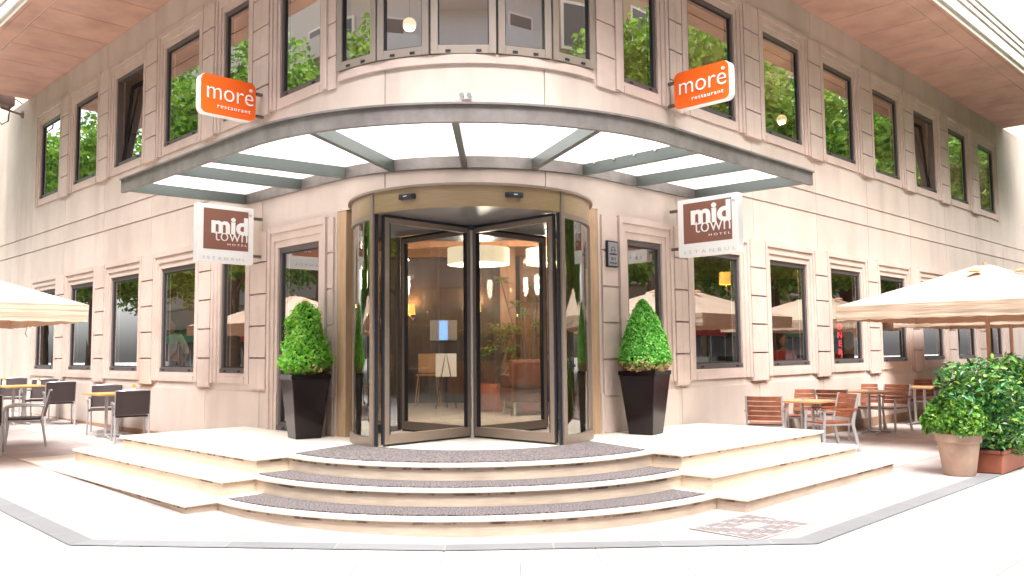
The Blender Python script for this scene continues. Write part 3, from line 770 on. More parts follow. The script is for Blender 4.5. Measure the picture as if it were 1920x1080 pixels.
# ------------------------------------------------------------------ planters with topiary
def leafcloud(mb, pts, size, rnd, elong=1.6, nrm=None, six=False):
    for p in pts:
        c = Vector(p[:3]); s = size*rnd.uniform(.65, 1.25)
        d = Vector((rnd.gauss(0, 1), rnd.gauss(0, 1), rnd.gauss(0, 1))).normalized()
        if nrm is not None:
            d = (d*.8 + nrm(c)).normalized()
        a = d.cross(Vector((rnd.gauss(0, 1), rnd.gauss(0, 1), rnd.gauss(0, 1)))).normalized(); b = d.cross(a)
        i = len(mb.v)
        if six:
            L = s*elong; mb.v += [tuple(c-a*L*.5), tuple(c-a*L*.15+b*s*.42+d*s*.12), tuple(c+a*L*.25+b*s*.36+d*s*.1), tuple(c+a*L*.55-d*s*.1), tuple(c+a*L*.25-b*s*.36+d*s*.1), tuple(c-a*L*.15-b*s*.42+d*s*.12), ]
            mb.f += [(i, i+1, i+2, i+3), (i, i+3, i+4, i+5)]
        else:
            mb.v += [tuple(c-a*s*elong*.5), tuple(c+b*s*.5), tuple(c+a*s*elong*.5), tuple(c-b*s*.5)]; mb.f.append((i, i+1, i+2, i+3))
def planter(x, y, rot, label, blabel, seed, airy):
    rnd = random.Random(seed)
    R = empty('planter', (x, y, ZF), rot, label, 'planter', 'black planters flanking the revolving door')
    mb = MB(); t, b, h = .225, .15, .735
    def ring(q, z): return [(-q, -q, z), (q, -q, z), (q, q, z), (-q, q, z)]
    mb.hexa(ring(b, 0)+ring(t, h-.05)); 
    body = mb.obj('pot', PLANTER, R, bevel=.008)
    mb = MB()
    for (x0, x1, y0, y1) in ((-t-.008, t+.008, -t-.008, -t+.02), (-t-.008, t+.008, t-.02, t+.008), (-t-.008, -t+.02, -t+.02, t-.02), (t-.02, t+.008, -t+.02, t-.02)): mb.box(x0, x1, y0, y1, h-.05, h)
    mb.obj('rim', PLANTER, R, bevel=.004)
    mb = MB(); mb.box(-t+.021, t-.021, -t+.021, t-.021, h-.049, h-.02); mb.obj('soil', SOIL, R)
    # the shrub is planted in the pot: a thing of its own rooted there
    S = empty('topiary_bush', (x, y, ZF+h-.02), 0, blabel, 'bush', 'clipped box bushes in black planters')
    mb = MB(); mb.tube([(0, 0, 0), (.01, 0, .3), (0, .01, .6)], .022, 8, r2=.01)
    for k in range(10):
        a = k*2.4; mb.tube([(0, 0, .1+.04*k), (.16*cos(a), .16*sin(a), .2+.045*k)], .008, 5, r2=.004)
    mb.obj('stem', BARK, S)
    H = .86; pts = []; 
    def rad(z):    # cone with a rounded foot
        t = z/H
        base = .35*(1-t)**.60*min(1, (t+.06)/.22)**.5 if not airy else .375*(1-t)**.5*min(1, (t+.08)/.3)**.6*(1-.22*t)
        return base
    bumps = [(rnd.uniform(0, 2*pi), rnd.uniform(0, H), rnd.uniform(-.08, .08) if airy else rnd.uniform(-.02, .022)) for _ in range(26)]
    N = 5200 if airy else 8500
    while len(pts) < N:
        z = rnd.uniform(.01, H); a = rnd.uniform(0, 2*pi); r0 = rad(z)
        for (ba, bz, bb) in bumps:
            da = (a-ba+pi) % (2*pi)-pi; r0 += bb*math.exp(-(da*da/.25+(z-bz)**2/.01))
        if rnd.random() > r0/.36+.08: continue
        r = r0*(1-abs(rnd.gauss(0, .13 if airy else .075))) + (rnd.uniform(0, .05 if airy else .025) if rnd.random() < (.25 if airy else .12) else 0)
        pts.append((r*cos(a), r*sin(a), z))
    nf = lambda c: Vector((c.x, c.y, .15)).normalized()*.9
    mb = MB(); leafcloud(mb, pts, .025 if airy else .024, rnd, 2.3 if airy else 1.5, nf); mb.obj('foliage', BOX2 if airy else BOX, S, fix=False)
    dry = []
    for _ in range(900 if not airy else 260):
        z = abs(rnd.gauss(0, .07)) + .005; a = rnd.uniform(0, 2*pi); r = rad(z+.02)*rnd.uniform(.85, 1.03); dry.append((r*cos(a), r*sin(a), z))
    mb = MB(); leafcloud(mb, dry, .024, rnd, 1.9, nf); mb.obj('dry_leaves', DRY, S, fix=False)
    # solid dark core added behind the leaves so that the shrub is not see-through
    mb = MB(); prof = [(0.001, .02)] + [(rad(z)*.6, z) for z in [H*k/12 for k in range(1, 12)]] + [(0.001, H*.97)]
    mb.lathe(prof, 20); mb.obj('dark_core', mat('dark_core', (.02, .05, .01), .9, bump=1, bscale=40), S, smooth=True)
planter(-1.89, 1.42, Rd(31.6), 'black glazed tapering planter left of the revolving door', 'airy light green cone bush in the left planter', 3, True)
planter(2.07, 1.48, Rd(-34), 'black glazed tapering planter right of the revolving door', 'dense bright green cone bush with dry tan foot in the right planter', 5, False)

# ------------------------------------------------------------------ signs
def place_text(me, side, s, d_of, z_of, name, m, parent, flip, out):
    """text lies in the plane s = const; text x runs along d"""
    o = bpy.data.objects.new(name, me); me.materials.clear(); me.materials.append(m); COL.objects.link(o); o.parent = parent
    return o
def sign_frame(side, s, d_left):
    # returns matrix mapping local (x right, y up, z toward the viewer) to the world for a panel sticking out of the wall
    sg = -1 if side == 'L' else 1
    outv = Vector((sg*S2, -S2, 0)); facing = Vector((-sg*S2, -S2, 0))      # the face that looks back toward the corner
    right = Vector((0, 0, 1)).cross(facing).normalized(); right = -right if right.cross(Vector((0, 0, 1))).dot(facing) < 0 else right
    return right, facing, outv
def rounded(w, h, r, n=8):
    pts = []
    for cx, cy, a0 in ((w/2-r, h/2-r, 0), (-w/2+r, h/2-r, 90), (-w/2+r, -h/2+r, 180), (w/2-r, -h/2+r, 270)):
        for k in range(n+1): a = Rd(a0+90*k/n); pts.append((cx+r*cos(a), cy+r*sin(a)))
    return pts
def slab(mb, poly, z0, z1):
    mb.prism(poly, z0, z1)
def sign_root(name, side, s, d0, d1, z0, z1, label, cat, group):
    right, facing, outv = sign_frame(side, s, d0)
    c = Vector(PT(side)(s, (d0+d1)/2, (z0+z1)/2))
    R = empty(name, (0, 0, 0), 0, label, cat, group)
    M = Matrix((right, Vector((0, 0, 1)), facing)).transposed().to_4x4(); M.translation = c
    R.matrix_world = M
    return R, d1-d0, z1-z0, (side == 'L')
def text(R, s, size, x, y, z, m, off=0, name='lettering', sx=1, align='LEFT', space=1, ext=.004):
    me = textmesh(s, size, ext, off, align, space)
    for v in me.vertices: v.co = Vector((v.co.x*sx+x, v.co.y+y, v.co.z+z))
    me.materials.clear(); me.materials.append(m); o = bpy.data.objects.new(name, me); COL.objects.link(o); o.parent = R; return o
def more_sign(side, s, d0, d1, z0, z1, label):
    R, W, H, fl = sign_root('restaurant_sign', side, s, d0, d1, z0, z1, label, 'sign', 'orange restaurant signs above the canopy')
    th = .14
    mb = MB(); slab(mb, rounded(W, H, .085), -th, -.012); mb.obj('sign_box', WHITE, R, smooth=True, bevel=.006)
    mb = MB(); slab(mb, rounded(W-.006, H-.006, .082), -.0118, 0); mb.obj('sign_face', ORANGE, R, smooth=True)
    x0 = -W/2+.06
    text(R, 'more', .335, x0, -.06, .005, WHITE, -.0035, 'lettering', sx=(W-.13)/.80*1.16)
    text(R, 'restaurant', .078, W/2-.08, -.165, .005, WHITE, -.0004, 'lettering', align='RIGHT', sx=1.15, space=1.22)
    text(R, '\u00ae', .06, W/2-.10, .125, .005, WHITE, 0, 'trademark_sign')
    # bracket to the wall
    right, facing, outv = sign_frame(side, s, d0)
    sgn = 1 if Vector(right).dot(-outv) > 0 else -1
    mb = MB()
    for zz in (-.15, .15): mb.box(sgn*W/2 if sgn > 0 else -W/2-(d0-.0), sgn*W/2+d0-.0 if sgn > 0 else -W/2, -th*.7, -th*.4, zz-.018, zz+.018) if False else mb.hexa([(sgn*(W/2-.01), zz-.018, -th*.7), (sgn*(W/2+d0-.045), zz-.018, -th*.7), (sgn*(W/2+d0-.045), zz+.018, -th*.7), (sgn*(W/2-.01), zz+.018, -th*.7), (sgn*(W/2-.01), zz-.018, -th*.4), (sgn*(W/2+d0-.045), zz-.018, -th*.4), (sgn*(W/2+d0-.045), zz+.018, -th*.4), (sgn*(W/2-.01), zz+.018, -th*.4)])
    mb.obj('bracket', DARKF, R)
def mid_sign(side, s, d0, d1, z0, z1, label):
    R, W, H, fl = sign_root('hotel_sign', side, s, d0, d1, z0, z1, label, 'sign', 'brown and white hotel signs under the canopy')
    th = .12
    mb = MB(); slab(mb, rounded(W, H, .012, 3), -th, 0); mb.obj('sign_box', WHITE, R, bevel=.004)
    bw, bh = W*.80, H*.70; bx, by = -.0, .035
    x0, x1 = -bw/2+bx, bw/2+bx; y0, y1 = by-bh/2+.02, by+bh/2+.02
    mb = MB(); mb.box(x0, x1, y0, y1, .0005, .004); mb.obj('sign_face', BROWNS, R)
    f = bw/.6
    text(R, 'mid', .30*f, x1, y0+.215*f, .007, WHITE, .011*f, 'lettering', align='RIGHT', sx=1.13)
    text(R, 'town', .235*f, x1, y0+.11*f, .0085, WHITE, -.0035, 'lettering', align='RIGHT', sx=.93)
    text(R, 'H O T E L', .036*f, x1-.02, y0+.06*f, .007, WHITE, -.0003, 'lettering', align='RIGHT', sx=1.75)
    text(R, 'ISTANBUL', .052*f, x0, -H/2+.035, .003, GREYT, 0, 'lettering', sx=1.55*W/.78, space=1.75)
    text(R, '\u00ae', .05, x1+.01, y1-.06, .003, GREYT, 0, 'trademark_sign')
    right, facing, outv = sign_frame(side, s, d0); sgn = 1 if Vector(right).dot(-outv) > 0 else -1
    mb = MB()
    for zz in (-.25, .25): mb.hexa([(sgn*(W/2-.01), zz-.018, -th*.7), (sgn*(W/2+d0-.045), zz-.018, -th*.7), (sgn*(W/2+d0-.045), zz+.018, -th*.7), (sgn*(W/2-.01), zz+.018, -th*.7), (sgn*(W/2-.01), zz-.018, -th*.4), (sgn*(W/2+d0-.045), zz-.018, -th*.4), (sgn*(W/2+d0-.045), zz+.018, -th*.4), (sgn*(W/2-.01), zz+.018, -th*.4)])
    mb.obj('bracket', DARKF, R)
more_sign('L', 3.85, .19, .95, 4.575, 5.09, 'orange restaurant sign with white thin lettering on the left wall above the canopy')
more_sign('R', 3.60, .19, 1.00, 4.63, 5.12, 'orange restaurant sign with white thin lettering on the right wall above the canopy')
mid_sign('L', 3.85, .20, .96, 2.67, 3.41, 'square brown hotel sign in white box on the left wall under the canopy')
mid_sign('R', 3.60, .20, 1.07, 2.69, 3.43, 'square brown hotel sign in white box on the right wall under the canopy')
# award plaque beside the door
def plaque():
    P = Vector(PT('R')(2.40, .036, 2.66)); right = Vector((S2, S2, 0)); out = Vector((S2, -S2, 0))
    R = empty('award_plaque', (0, 0, 0), 0, 'small dark framed silver award plaque on the wall right of the revolving door', 'plaque')
    M = Matrix((right, Vector((0, 0, 1)), out)).transposed().to_4x4(); M.translation = P; R.matrix_world = M
    mb = MB(); mb.box(-.105, .105, -.16, .16, 0, .03); mb.obj('frame', BLK, R, bevel=.004)
    mb = MB(); mb.box(-.088, .088, -.142, .142, .0301, .034); mb.obj('plate', mat('silver plate', (.38, .38, .42), .35, .6), R)
    D = mat('dark print', (.03, .03, .04), .6)
    mb = MB(); n = 28
    for k in range(n):
        a, b = 2*pi*k/n, 2*pi*(k+1)/n; mb.quad((.045*cos(a), .045+.045*sin(a), .0345), (.045*cos(b), .045+.045*sin(b), .0345), (.036*cos(b), .045+.036*sin(b), .0345), (.036*cos(a), .045+.036*sin(a), .0345))
    for sx in (-1, 1):
        for k in range(10):
            a, b = 2*pi*k/10, 2*pi*(k+1)/10; mb.quad((sx*.018+.011*cos(a), .045+.011*sin(a), .0345), (sx*.018+.011*cos(b), .045+.011*sin(b), .0345), (sx*.018, .045, .0345), (sx*.018, .045, .0345))
    mb.box(-.07, .07, -.012, .006, .0341, .0348)
    mb.obj('emblem', D, R)
    text(R, '2012', .05, 0, -.075, .0345, D, .001, 'lettering', align='CENTER', ext=.0006)
    text(R, 'WINNER', .036, 0, -.12, .0345, D, .001, 'lettering', align='CENTER', ext=.0006)
    text(R, 'Traveller', .024, 0, .108, .0345, D, 0, 'lettering', align='CENTER', ext=.0006) if False else None
plaque()

# ------------------------------------------------------------------ small fixtures
def spot_over_canopy():
    c = Vector((.02, .905, 4.38))
    R = empty('security_light', tuple(c), 0, 'small twin headed white spotlight on the wall above the canopy', 'light')
    mb = MB(); mb.box(-.05, .07, -.03, 0, -.03, .03); mb.obj('wall_plate', WHITE, R, bevel=.004)
    for x in (-.03, .05):
        mb = MB(); mb.tube([(x, -.03, 0), (x-.01, -.10, -.01)], .022, 12, r2=.03); mb.obj('lamp_head', ALU, R, smooth=True)
    mb = MB(); mb.tube([(-.03, -.04, -.01), (-.10, -.10, -.07)], .012, 8); mb.obj('arm', WHITE, R)
spot_over_canopy()
def floodlight():
    P = PT('L'); c = Vector(P(15.0, .0, 7.02))
    R = empty('floodlight', tuple(c), Rd(-45), 'brown floodlight with looped cable at the far top end of the left wall', 'light')
    BR = mat('brown painted metal', (.16, .10, .085), .5)
    mb = MB(); mb.lathe([(0, 0), (.09, 0), (.07, .04), (0, .04)], 14)
    mb.v = [(v[0], -v[2], v[1]) for v in mb.v]; mb.obj('wall_plate', BR, R)
    mb = MB(); mb.tube([(0, -.03, 0), (0, -.45, .08)], .028, 8); mb.obj('bracket', BR, R)
    mb = MB(); mb.box(-.2, .2, -.66, -.22, .12, .38); mb.obj('housing', BR, R, bevel=.02)
    mb = MB(); mb.box(-.22, .22, -.68, -.20, .381, .405); mb.obj('lid', WHITE, R, bevel=.01)
    mb = MB(); mb.tube([(0, -.02, .25), (0, -.16, .33), (0, -.27, .26), (0, -.28, .08), (0, -.3, -.2), (0, -.42, -.3), (0, -.53, -.2), (0, -.56, .1)], .014, 6); mb.obj('cable', BLK, R, smooth=True)
floodlight()

# ------------------------------------------------------------------ furniture
def chair_wicker():
    R = empty('wicker_chair', (0, 0, 0)); hw, hd = .26, .25
    for sx in (-1, 1):
        mb = MB(); mb.tube([(sx*hw, hd, 0), (sx*(hw-.005), hd-.03, .30), (sx*(hw-.01), hd-.02, .62)], .016, 8); mb.obj('leg', ALU, R, smooth=True)
        mb = MB(); mb.tube([(sx*hw, -hd-.07, 0), (sx*hw, -hd, .42)], .017, 8); mb.obj('leg', ALU, R, smooth=True)
        mb = MB(); mb.tube([(sx*(hw+.01), hd+.02, .615), (sx*(hw+.015), hd-.12, .655), (sx*(hw+.01), -hd+.06, .65), (sx*(hw), -hd-.03, .64)], .017, 8); mb.obj('armrest', ALU, R, smooth=True)
        mb = MB(); mb.tube([(sx*(hw-.02), hd-.02, .42), (sx*(hw-.02), -hd, .41)], .014, 8); mb.obj('seat_rail', ALU, R, smooth=True)
    mb = MB(); mb.box(-hw+.01, hw-.01, -hd, hd, .425, .455); mb.obj('seat', WICK, R, bevel=.012)
    mb = MB(); n = 8; lean = Rd(13)
    def T(x, y, z): cy = .035*(1-(x/hw)**2); return (x, -hd-.0+y-cy - (z-.45)*math.tan(lean), z)
    for k in range(n):
        a = -hw+2*hw*k/n; mb.box(a, a+2*hw/n, -.014, .014, .47, .86, T)
    mb2 = MB(); mb2.v = mb.v; mb2.f = mb.f
    o = mb.obj('backrest', WICK, R, smooth=True)
    bm = bmesh.new(); bm.from_mesh(o.data); bmesh.ops.remove_doubles(bm, verts=bm.verts, dist=1e-4)
    # drop the inner walls between the strips
    inner = [f for f in bm.faces if abs(f.normal.x) > .9 and abs(f.calc_center_median().x) < hw-.01]
    bmesh.ops.delete(bm, geom=inner, context='FACES'); bm.to_mesh(o.data); bm.free()
    mb = MB(); mb.tube([T(-hw-.004, 0, .42), T(-hw-.004, 0, .865), T(-hw/2, 0, .872), T(0, 0, .874), T(hw/2, 0, .872), T(hw+.004, 0, .865), T(hw+.004, 0, .42)], .012, 8); mb.obj('back_frame', ALU, R, smooth=True)
    return R
def chair_wood():
    R = empty('wooden_chair', (0, 0, 0)); hw, hd = .26, .25
    def T(x, y, z): cy = .03*(1-(x/hw)**2); return (x, -hd+y-cy - (z-.42)*math.tan(Rd(12)), z)
    for sx in (-1, 1):
        mb = MB(); mb.hexa([(sx*hw-.014, -hd-.11, 0), (sx*hw+.014, -hd-.11, 0), (sx*hw+.014, -hd-.06, 0), (sx*hw-.014, -hd-.06, 0), (sx*hw-.014, -hd-.01, .42), (sx*hw+.014, -hd-.01, .42), (sx*hw+.014, -hd+.04, .42), (sx*hw-.014, -hd+.04, .42)])
        mb.hexa([(sx*hw-.014, -hd-.01, .42), (sx*hw+.014, -hd-.01, .42), (sx*hw+.014, -hd+.04, .42), (sx*hw-.014, -hd+.04, .42), (sx*hw-.014, -hd-.12, .87), (sx*hw+.014, -hd-.12, .87), (sx*hw+.014, -hd-.085, .87), (sx*hw-.014, -hd-.085, .87)])
        mb.obj('leg', ALU, R, bevel=.004, label='rear leg running up into the back frame')
        mb = MB(); mb.hexa([(sx*hw-.014, hd+.0, 0), (sx*hw+.014, hd+.0, 0), (sx*hw+.014, hd+.045, 0), (sx*hw-.014, hd+.045, 0), (sx*hw-.014, hd-.04, .63), (sx*hw+.014, hd-.04, .63), (sx*hw+.014, hd-.005, .63), (sx*hw-.014, hd-.005, .63)]); mb.obj('leg', ALU, R, bevel=.004)
        mb = MB()
        for (a, b) in ((hd+.03, 0), (0, -hd-.06)):
            mb.hexa([(sx*hw-.025, b, .632), (sx*hw+.025, b, .632), (sx*hw+.025, a, .632), (sx*hw-.025, a, .632), (sx*hw-.025, b, .655), (sx*hw+.025, b, .655), (sx*hw+.025, a, .655), (sx*hw-.025, a, .655)])
        mb.obj('armrest', WOOD, R)
    mb = MB()
    for k in range(7): y = -hd+.02+.068*k; mb.box(-hw+.016, hw-.016, y, y+.058, .425, .442)
    mb.obj('seat', WOOD, R)
    mb = MB(); mb.box(-hw+.014, hw-.014, -hd+.0, hd-.015, .40, .4235); mb.obj('seat_frame', ALU, R)
    mb = MB()
    for i in range(5):
        z = .50+.074*i
        for k in range(6):
            a = -hw+.016+(2*hw-.032)*k/6; mb.box(a, a+(2*hw-.032)/6, -.01, .01, z, z+.066, T)
    o = mb.obj('backrest', WOOD, R, smooth=True)
    return R
def table(topm, name='cafe_table'):
    R = empty(name, (0, 0, 0)); h = .36
    mb = MB(); mb.box(-h, h, -h, h, .71, .74); mb.obj('table_top', topm, R, bevel=.005)
    mb = MB()
    for x in (-.09, .09): mb.tube([(x, 0, .03), (x, 0, .68)], .025, 12)
    mb.box(-.22, .22, -.03, .03, .68, .708); mb.obj('pedestal', ALU, R, smooth=True)
    mb = MB()
    for x in (-.09, .09): mb.tube([(x*1.5, -.3, .012), (x, 0, .05), (x*1.5, .3, .012)], .018, 8)
    mb.tube([(-.1, 0, .045), (.1, 0, .045)], .018, 8); mb.obj('base', ALU, R, smooth=True)
    return R
wk = chair_wicker(); wd = chair_wood(); tt = table(WOODT); tl = table(WOODL)
used = set()
def place(proto, x, y, face, label, cat, group, sc=.9, z=None):
    o = proto if proto.name not in used else copy_tree(proto)
    used.add(proto.name)
    o.location = (x, y, (gz(x)+.005) if z is None else z); o.scale = (sc, sc, sc)
    o.rotation_euler = (0, 0, math.atan2(-face[0], face[1]))
    tag(o, label, cat, group); return o
GR = 'slatted wooden chairs on the right terrace'
place(wd, 4.02, 3.30, (.40, 1), 'wooden slatted chair seen from behind, nearest to the right end of the steps', 'chair', GR)
place(wd, 4.93, 3.42, (-1, -.2), 'wooden slatted chair seen from the side with pale seat slats, beside the front right table', 'chair', GR)
place(wd, 4.98, 4.62, (-.25, -1), 'wooden slatted chair behind the front right table, facing the street', 'chair', GR)
place(wd, 5.62, 4.98, (.6, 1), 'dark slatted chair backing onto the front right table', 'chair', GR)
place(wd, 6.72, 6.42, (-.3, -1), 'wooden slatted chair against the wall behind the second right table', 'chair', GR)
place(wd, 6.98, 6.15, (-1, -.75), 'wooden slatted chair on the far side of the second right table, seat facing it', 'chair', GR)
place(wd, 8.62, 8.22, (-.2, -1), 'slatted chair behind the third right table, half hidden by the shrubs', 'chair', GR)
place(wd, 6.6, 2.96, (.1, 1), 'slatted chair behind the clay pot, only its pale leg showing', 'chair', GR)
place(wk, 9.45, 8.75, (0, 1), 'dark wicker chair beyond the third right table', 'chair', 'dark wicker chairs')
GT = 'wooden tables on the right terrace'
place(tt, 4.82, 3.95, (1, 1), 'square wooden table nearest to the steps on the right terrace', 'table', GT, .9)
place(tt, 6.55, 5.72, (1, 1), 'second wooden table along the right wall', 'table', GT, .95)
place(tt, 8.05, 7.25, (1, 1), 'third wooden table along the right wall beside the shrubs', 'table', GT, .95)
place(tt, 7.0, 3.75, (1, 1), 'wooden table half hidden behind the potted shrub', 'table', GT, .9)
GL = 'dark wicker chairs'
place(wk, -5.28, 4.50, (-.5, .86), 'dark wicker chair seen from behind, nearest to the left end of the steps', 'chair', GL)
place(wk, -6.25, 5.72, (.35, -1), 'dark wicker chair against the wall behind the honey coloured table', 'chair', GL)
place(wk, -6.45, 3.72, (-1, -.55), 'dark wicker chair in side view with pale metal arms, on the left terrace', 'chair', GL)
place(wk, -6.42, 2.72, (-.45, .9), 'dark wicker chair cut by the left edge of the photo', 'chair', GL)
place(wk, -7.75, 7.12, (-.55, .85), 'dark wicker chair with its back to the street in front of the far left table', 'chair', GL)
place(wk, -8.45, 7.75, (.2, -1), 'dark wicker chair against the wall beside the far left table', 'chair', GL)
place(wk, -9.35, 8.3, (.3, -1), 'farthest dark wicker chair against the left wall', 'chair', GL)
place(wk, -8.9, 6.5, (.2, 1), 'dark wicker chair left of the far left table at the photo edge', 'chair', GL)
GL2 = 'honey coloured tables on the left terrace'
place(tl, -5.83, 5.08, (1, -1), 'square honey coloured table by the left wall between two wicker chairs', 'table', GL2, .95)
place(tl, -6.95, 3.25, (1, -1), 'honey coloured table at the left edge between two wicker chairs', 'table', GL2, .9)
place(tl, -8.45, 7.05, (1, -1), 'far honey coloured table by the left wall', 'table', GL2, .95)
def mill(x, y, z, label):
    R = empty('pepper_mill', (x, y, z), 0, label, 'pepper mill', 'pepper mills on the left tables')
    mb = MB(); mb.lathe([(0, 0), (.03, 0), (.03, .07), (.024, .075), (0, .075)], 12); mb.obj('base', WHITE, R, smooth=True)
    mb = MB(); mb.lathe([(0, .0755), (.026, .0755), (.03, .1), (.022, .135), (0, .14)], 12); mb.obj('head', WOODL, R, smooth=True)
for x, y, l in ((-5.55, 5.2, 'white pepper mill with wooden head on the nearest left table'), (-8.2, 7.25, 'white pepper mill with wooden head on the far left table'), (-8.75, 7.1, 'second small white pepper mill on the far left table, nearer the photo edge')):
    mill(x, y, gz(x)+.005+.74*.95+.001, l)
def ashtray(x, y, z, l):
    mb = MB(); mb.lathe([(0, 0), (.045, 0), (.055, .03), (.045, .03), (.038, .01), (0, .01)], 16); o = mb.obj('ashtray', glassmat('clear glass', .2, (.9, .92, .95)), None, smooth=True, loc=(x, y, z)); tag(o, l, 'ashtray', 'glass ashtrays')
ashtray(4.75, 3.85, gz(4.7)+.005+.74*.9+.001, 'round glass ashtray on the front right table')
ashtray(6.45, 5.6, gz(4.7)+.005+.74*.95+.001, 'round glass ashtray on the second right table')

# ------------------------------------------------------------------ parasols
def parasol(x, y, rot, half, ztip, zpk, label, group='cream parasols over the terraces', valance=.2):
    z0 = gz(x); R = empty('parasol', (x, y, z0), rot, label, 'parasol', group)
    mb = MB(); n = 10
    # square canopy with sagging panels between eight ribs
    def pt(i, j):   # i around 0..4n, j 0..m
        sidei, t = divmod(i, n); t = t/n
        cs = [(half, -half), (half, half), (-half, half), (-half, -half)]
        a, b = cs[sidei % 4], cs[(sidei+1) % 4]
        ex, ey = a[0]+(b[0]-a[0])*t, a[1]+(b[1]-a[1])*t
        f = .06+(1-.06)*j/8
        sag = -.05*sin(pi*((t*2) % 1))*sin(pi*f)
        edge = sqrt(ex*ex+ey*ey)/(half*sqrt(2))
        z = zpk - (zpk-ztip)*f**.93 + sag
        return (ex*f, ey*f, z-z0)
    N = 4*n; i0 = len(mb.v)
    for j in range(9):
        for i in range(N): mb.v.append(pt(i, j))
    for j in range(8):
        for i in range(N): mb.f.append((i0+j*N+i, i0+j*N+(i+1) % N, i0+(j+1)*N+(i+1) % N, i0+(j+1)*N+i))
    cp = mb.obj('canopy', CANVAS, R, smooth=True, fix=False, angle=60)
    mb = MB(); m_ = 64
    rnd = random.Random(int(x*10)+5)
    ph = [rnd.uniform(-.012, .012) for _ in range(m_)]
    for i in range(m_):
        pass
    M2 = N*4
    top, bot = [], []
    for i in range(M2):
        k = i/4; a = pt(int(k) % N, 8); b = pt((int(k)+1) % N, 8); t = k-int(k)
        p = Vector(a).lerp(Vector(b), t); wv = .012*sin(i*.9+x)+.008*sin(i*2.3)
        o = Vector((p.x, p.y, 0)).normalized()
        mb.v.append((p.x+o.x*.002, p.y+o.y*.002, p.z+.002)); mb.v.append((p.x+o.x*wv-o.x*.01, p.y+o.y*wv-o.y*.01, p.z-valance+.006*sin(i*1.7)))
    for i in range(M2): j = (i+1) % M2; mb.f.append((2*i, 2*j, 2*j+1, 2*i+1))
    mb.obj('valance', CANVAS, R, smooth=True, fix=False, angle=60)
    for a in (45, 135, 225, 315):
        mb = MB(); q = Rd(a-45); rr = half*.3; zz = zpk-(zpk-ztip)*.25*1.0-z0
        mb.lathe([(.09, 0), (.06, .03), (.001, .045)], 16, (rr*cos(q), rr*sin(q), zz-.005)); mb.obj('vent_cap', bpy.data.materials.get('tan vent cloth') or mat('tan vent cloth', (.5, .25, .12), .8), R, smooth=True)
    W = mat('pale wooden pole', (.5, .33, .22), .5, var=.15, vscale=4) if 'pale wooden pole' not in bpy.data.materials else bpy.data.materials['pale wooden pole']
    mb = MB(); mb.tube([(0, 0, 0), (0, 0, zpk-z0)], .03, 12); mb.obj('pole', W, R, smooth=True)
    for k in range(8):
        a = pi/4*k; L = half*(sqrt(2) if k % 2 else 1)*.97
        mb = MB(); mb.tube([(0, 0, zpk-z0-.09), (L*cos(a), L*sin(a), ztip-z0-.035)], .012, 6); mb.tube([(0, 0, zpk-z0-.75), (L*.5*cos(a), L*.5*sin(a), (zpk+ztip)/2-z0-.1)], .01, 6); mb.obj('rib', W, R)
    mb = MB(); mb.box(-.28, .28, -.28, .28, 0, .07); mb.lathe([(.035, .07), (.06, .07), (.045, .3), (.035, .3)], 14); mb.obj('foot', mat('grey concrete foot', (.3, .3, .3), .8) if 'grey concrete foot' not in bpy.data.materials else bpy.data.materials['grey concrete foot'], R, bevel=.008)
    return R
parasol(7.36, 3.68, Rd(45), 1.54, 2.1, 2.72, 'large cream parasol over the right terrace, nearest the shrubs')
parasol(9.8, 7.25, Rd(45), 1.54, 2.08, 2.7, 'cream parasol behind the nearer one on the right terrace, mostly hidden')
parasol(-6.66, 1.54, Rd(45), 1.54, 2.1, 2.76, 'cream parasol whose corner reaches in from the left edge of the photo')
parasol(-9.3, 4.15, Rd(45), 1.54, 2.1, 2.76, 'cream parasol further along the left terrace outside the photo')
# red bunting of a parasol edge hanging at the left is left to its own small ribbon
mb = MB(); mb.tube([(0, 0, 0), (.01, 0, -.06), (-.01, 0, -.12), (.02, 0, -.17)], .008, 6); o = mb.obj('cord', ALU, None, loc=(-6.05, 3.0, 1.93)); tag(o, 'short grey cord hanging from the edge of the left parasol', 'cord')

# ------------------------------------------------------------------ potted shrubs right
def clay_pot():
    z = gz(5.5)+.006; R = empty('plant_pot', (5.47, 1.03, z), 0, 'round weathered clay pot standing before the row of terracotta troughs', 'plant pot')
    mb = MB(); mb.lathe([(0, 0), (.155, 0), (.165, .02), (.215, .36), (.235, .37), (.24, .46), (.225, .47), (.205, .46), (.2, .42), (0, .42)], 36); mb.obj('pot', CLAY, R, smooth=True, angle=35)
    mb = MB(); mb.lathe([(0, .425), (.198, .425)], 24); mb.obj('soil', SOIL, R)
    rnd = random.Random(11); pts = []
    for _ in range(5200):
        a = rnd.uniform(0, 2*pi); ph = math.acos(rnd.uniform(-.55, 1)); r = (.33+.03*sin(3*a)+.025*sin(7*a+ph*4))*(1-abs(rnd.gauss(0, .12)))
        pts.append((r*sin(ph)*cos(a), r*sin(ph)*sin(a), .16+r*.78*cos(ph)))
    S = empty('shrub', (5.47, 1.03, z+.44), 0, 'small rounded dark green box shrub growing in the round clay pot', 'shrub')
    mb = MB(); leafcloud(mb, pts, .034, rnd, 1.6, lambda c: Vector((c.x, c.y, c.z-.1)).normalized()*.7); mb.obj('foliage', leafmat('box shrub leaves', [(.02, .08, .015), (.06, .20, .02), (.14, .34, .04), (.30, .50, .06)], .35, .2), S, fix=False)
    mb = MB(); mb.tube([(0, 0, -.02), (0, 0, .2)], .015, 6)
    for k in range(8): a = k*.8; mb.tube([(0, 0, .05), (.18*cos(a), .18*sin(a), .2)], .008, 5)
    mb.obj('stem', BARK, S)
clay_pot()
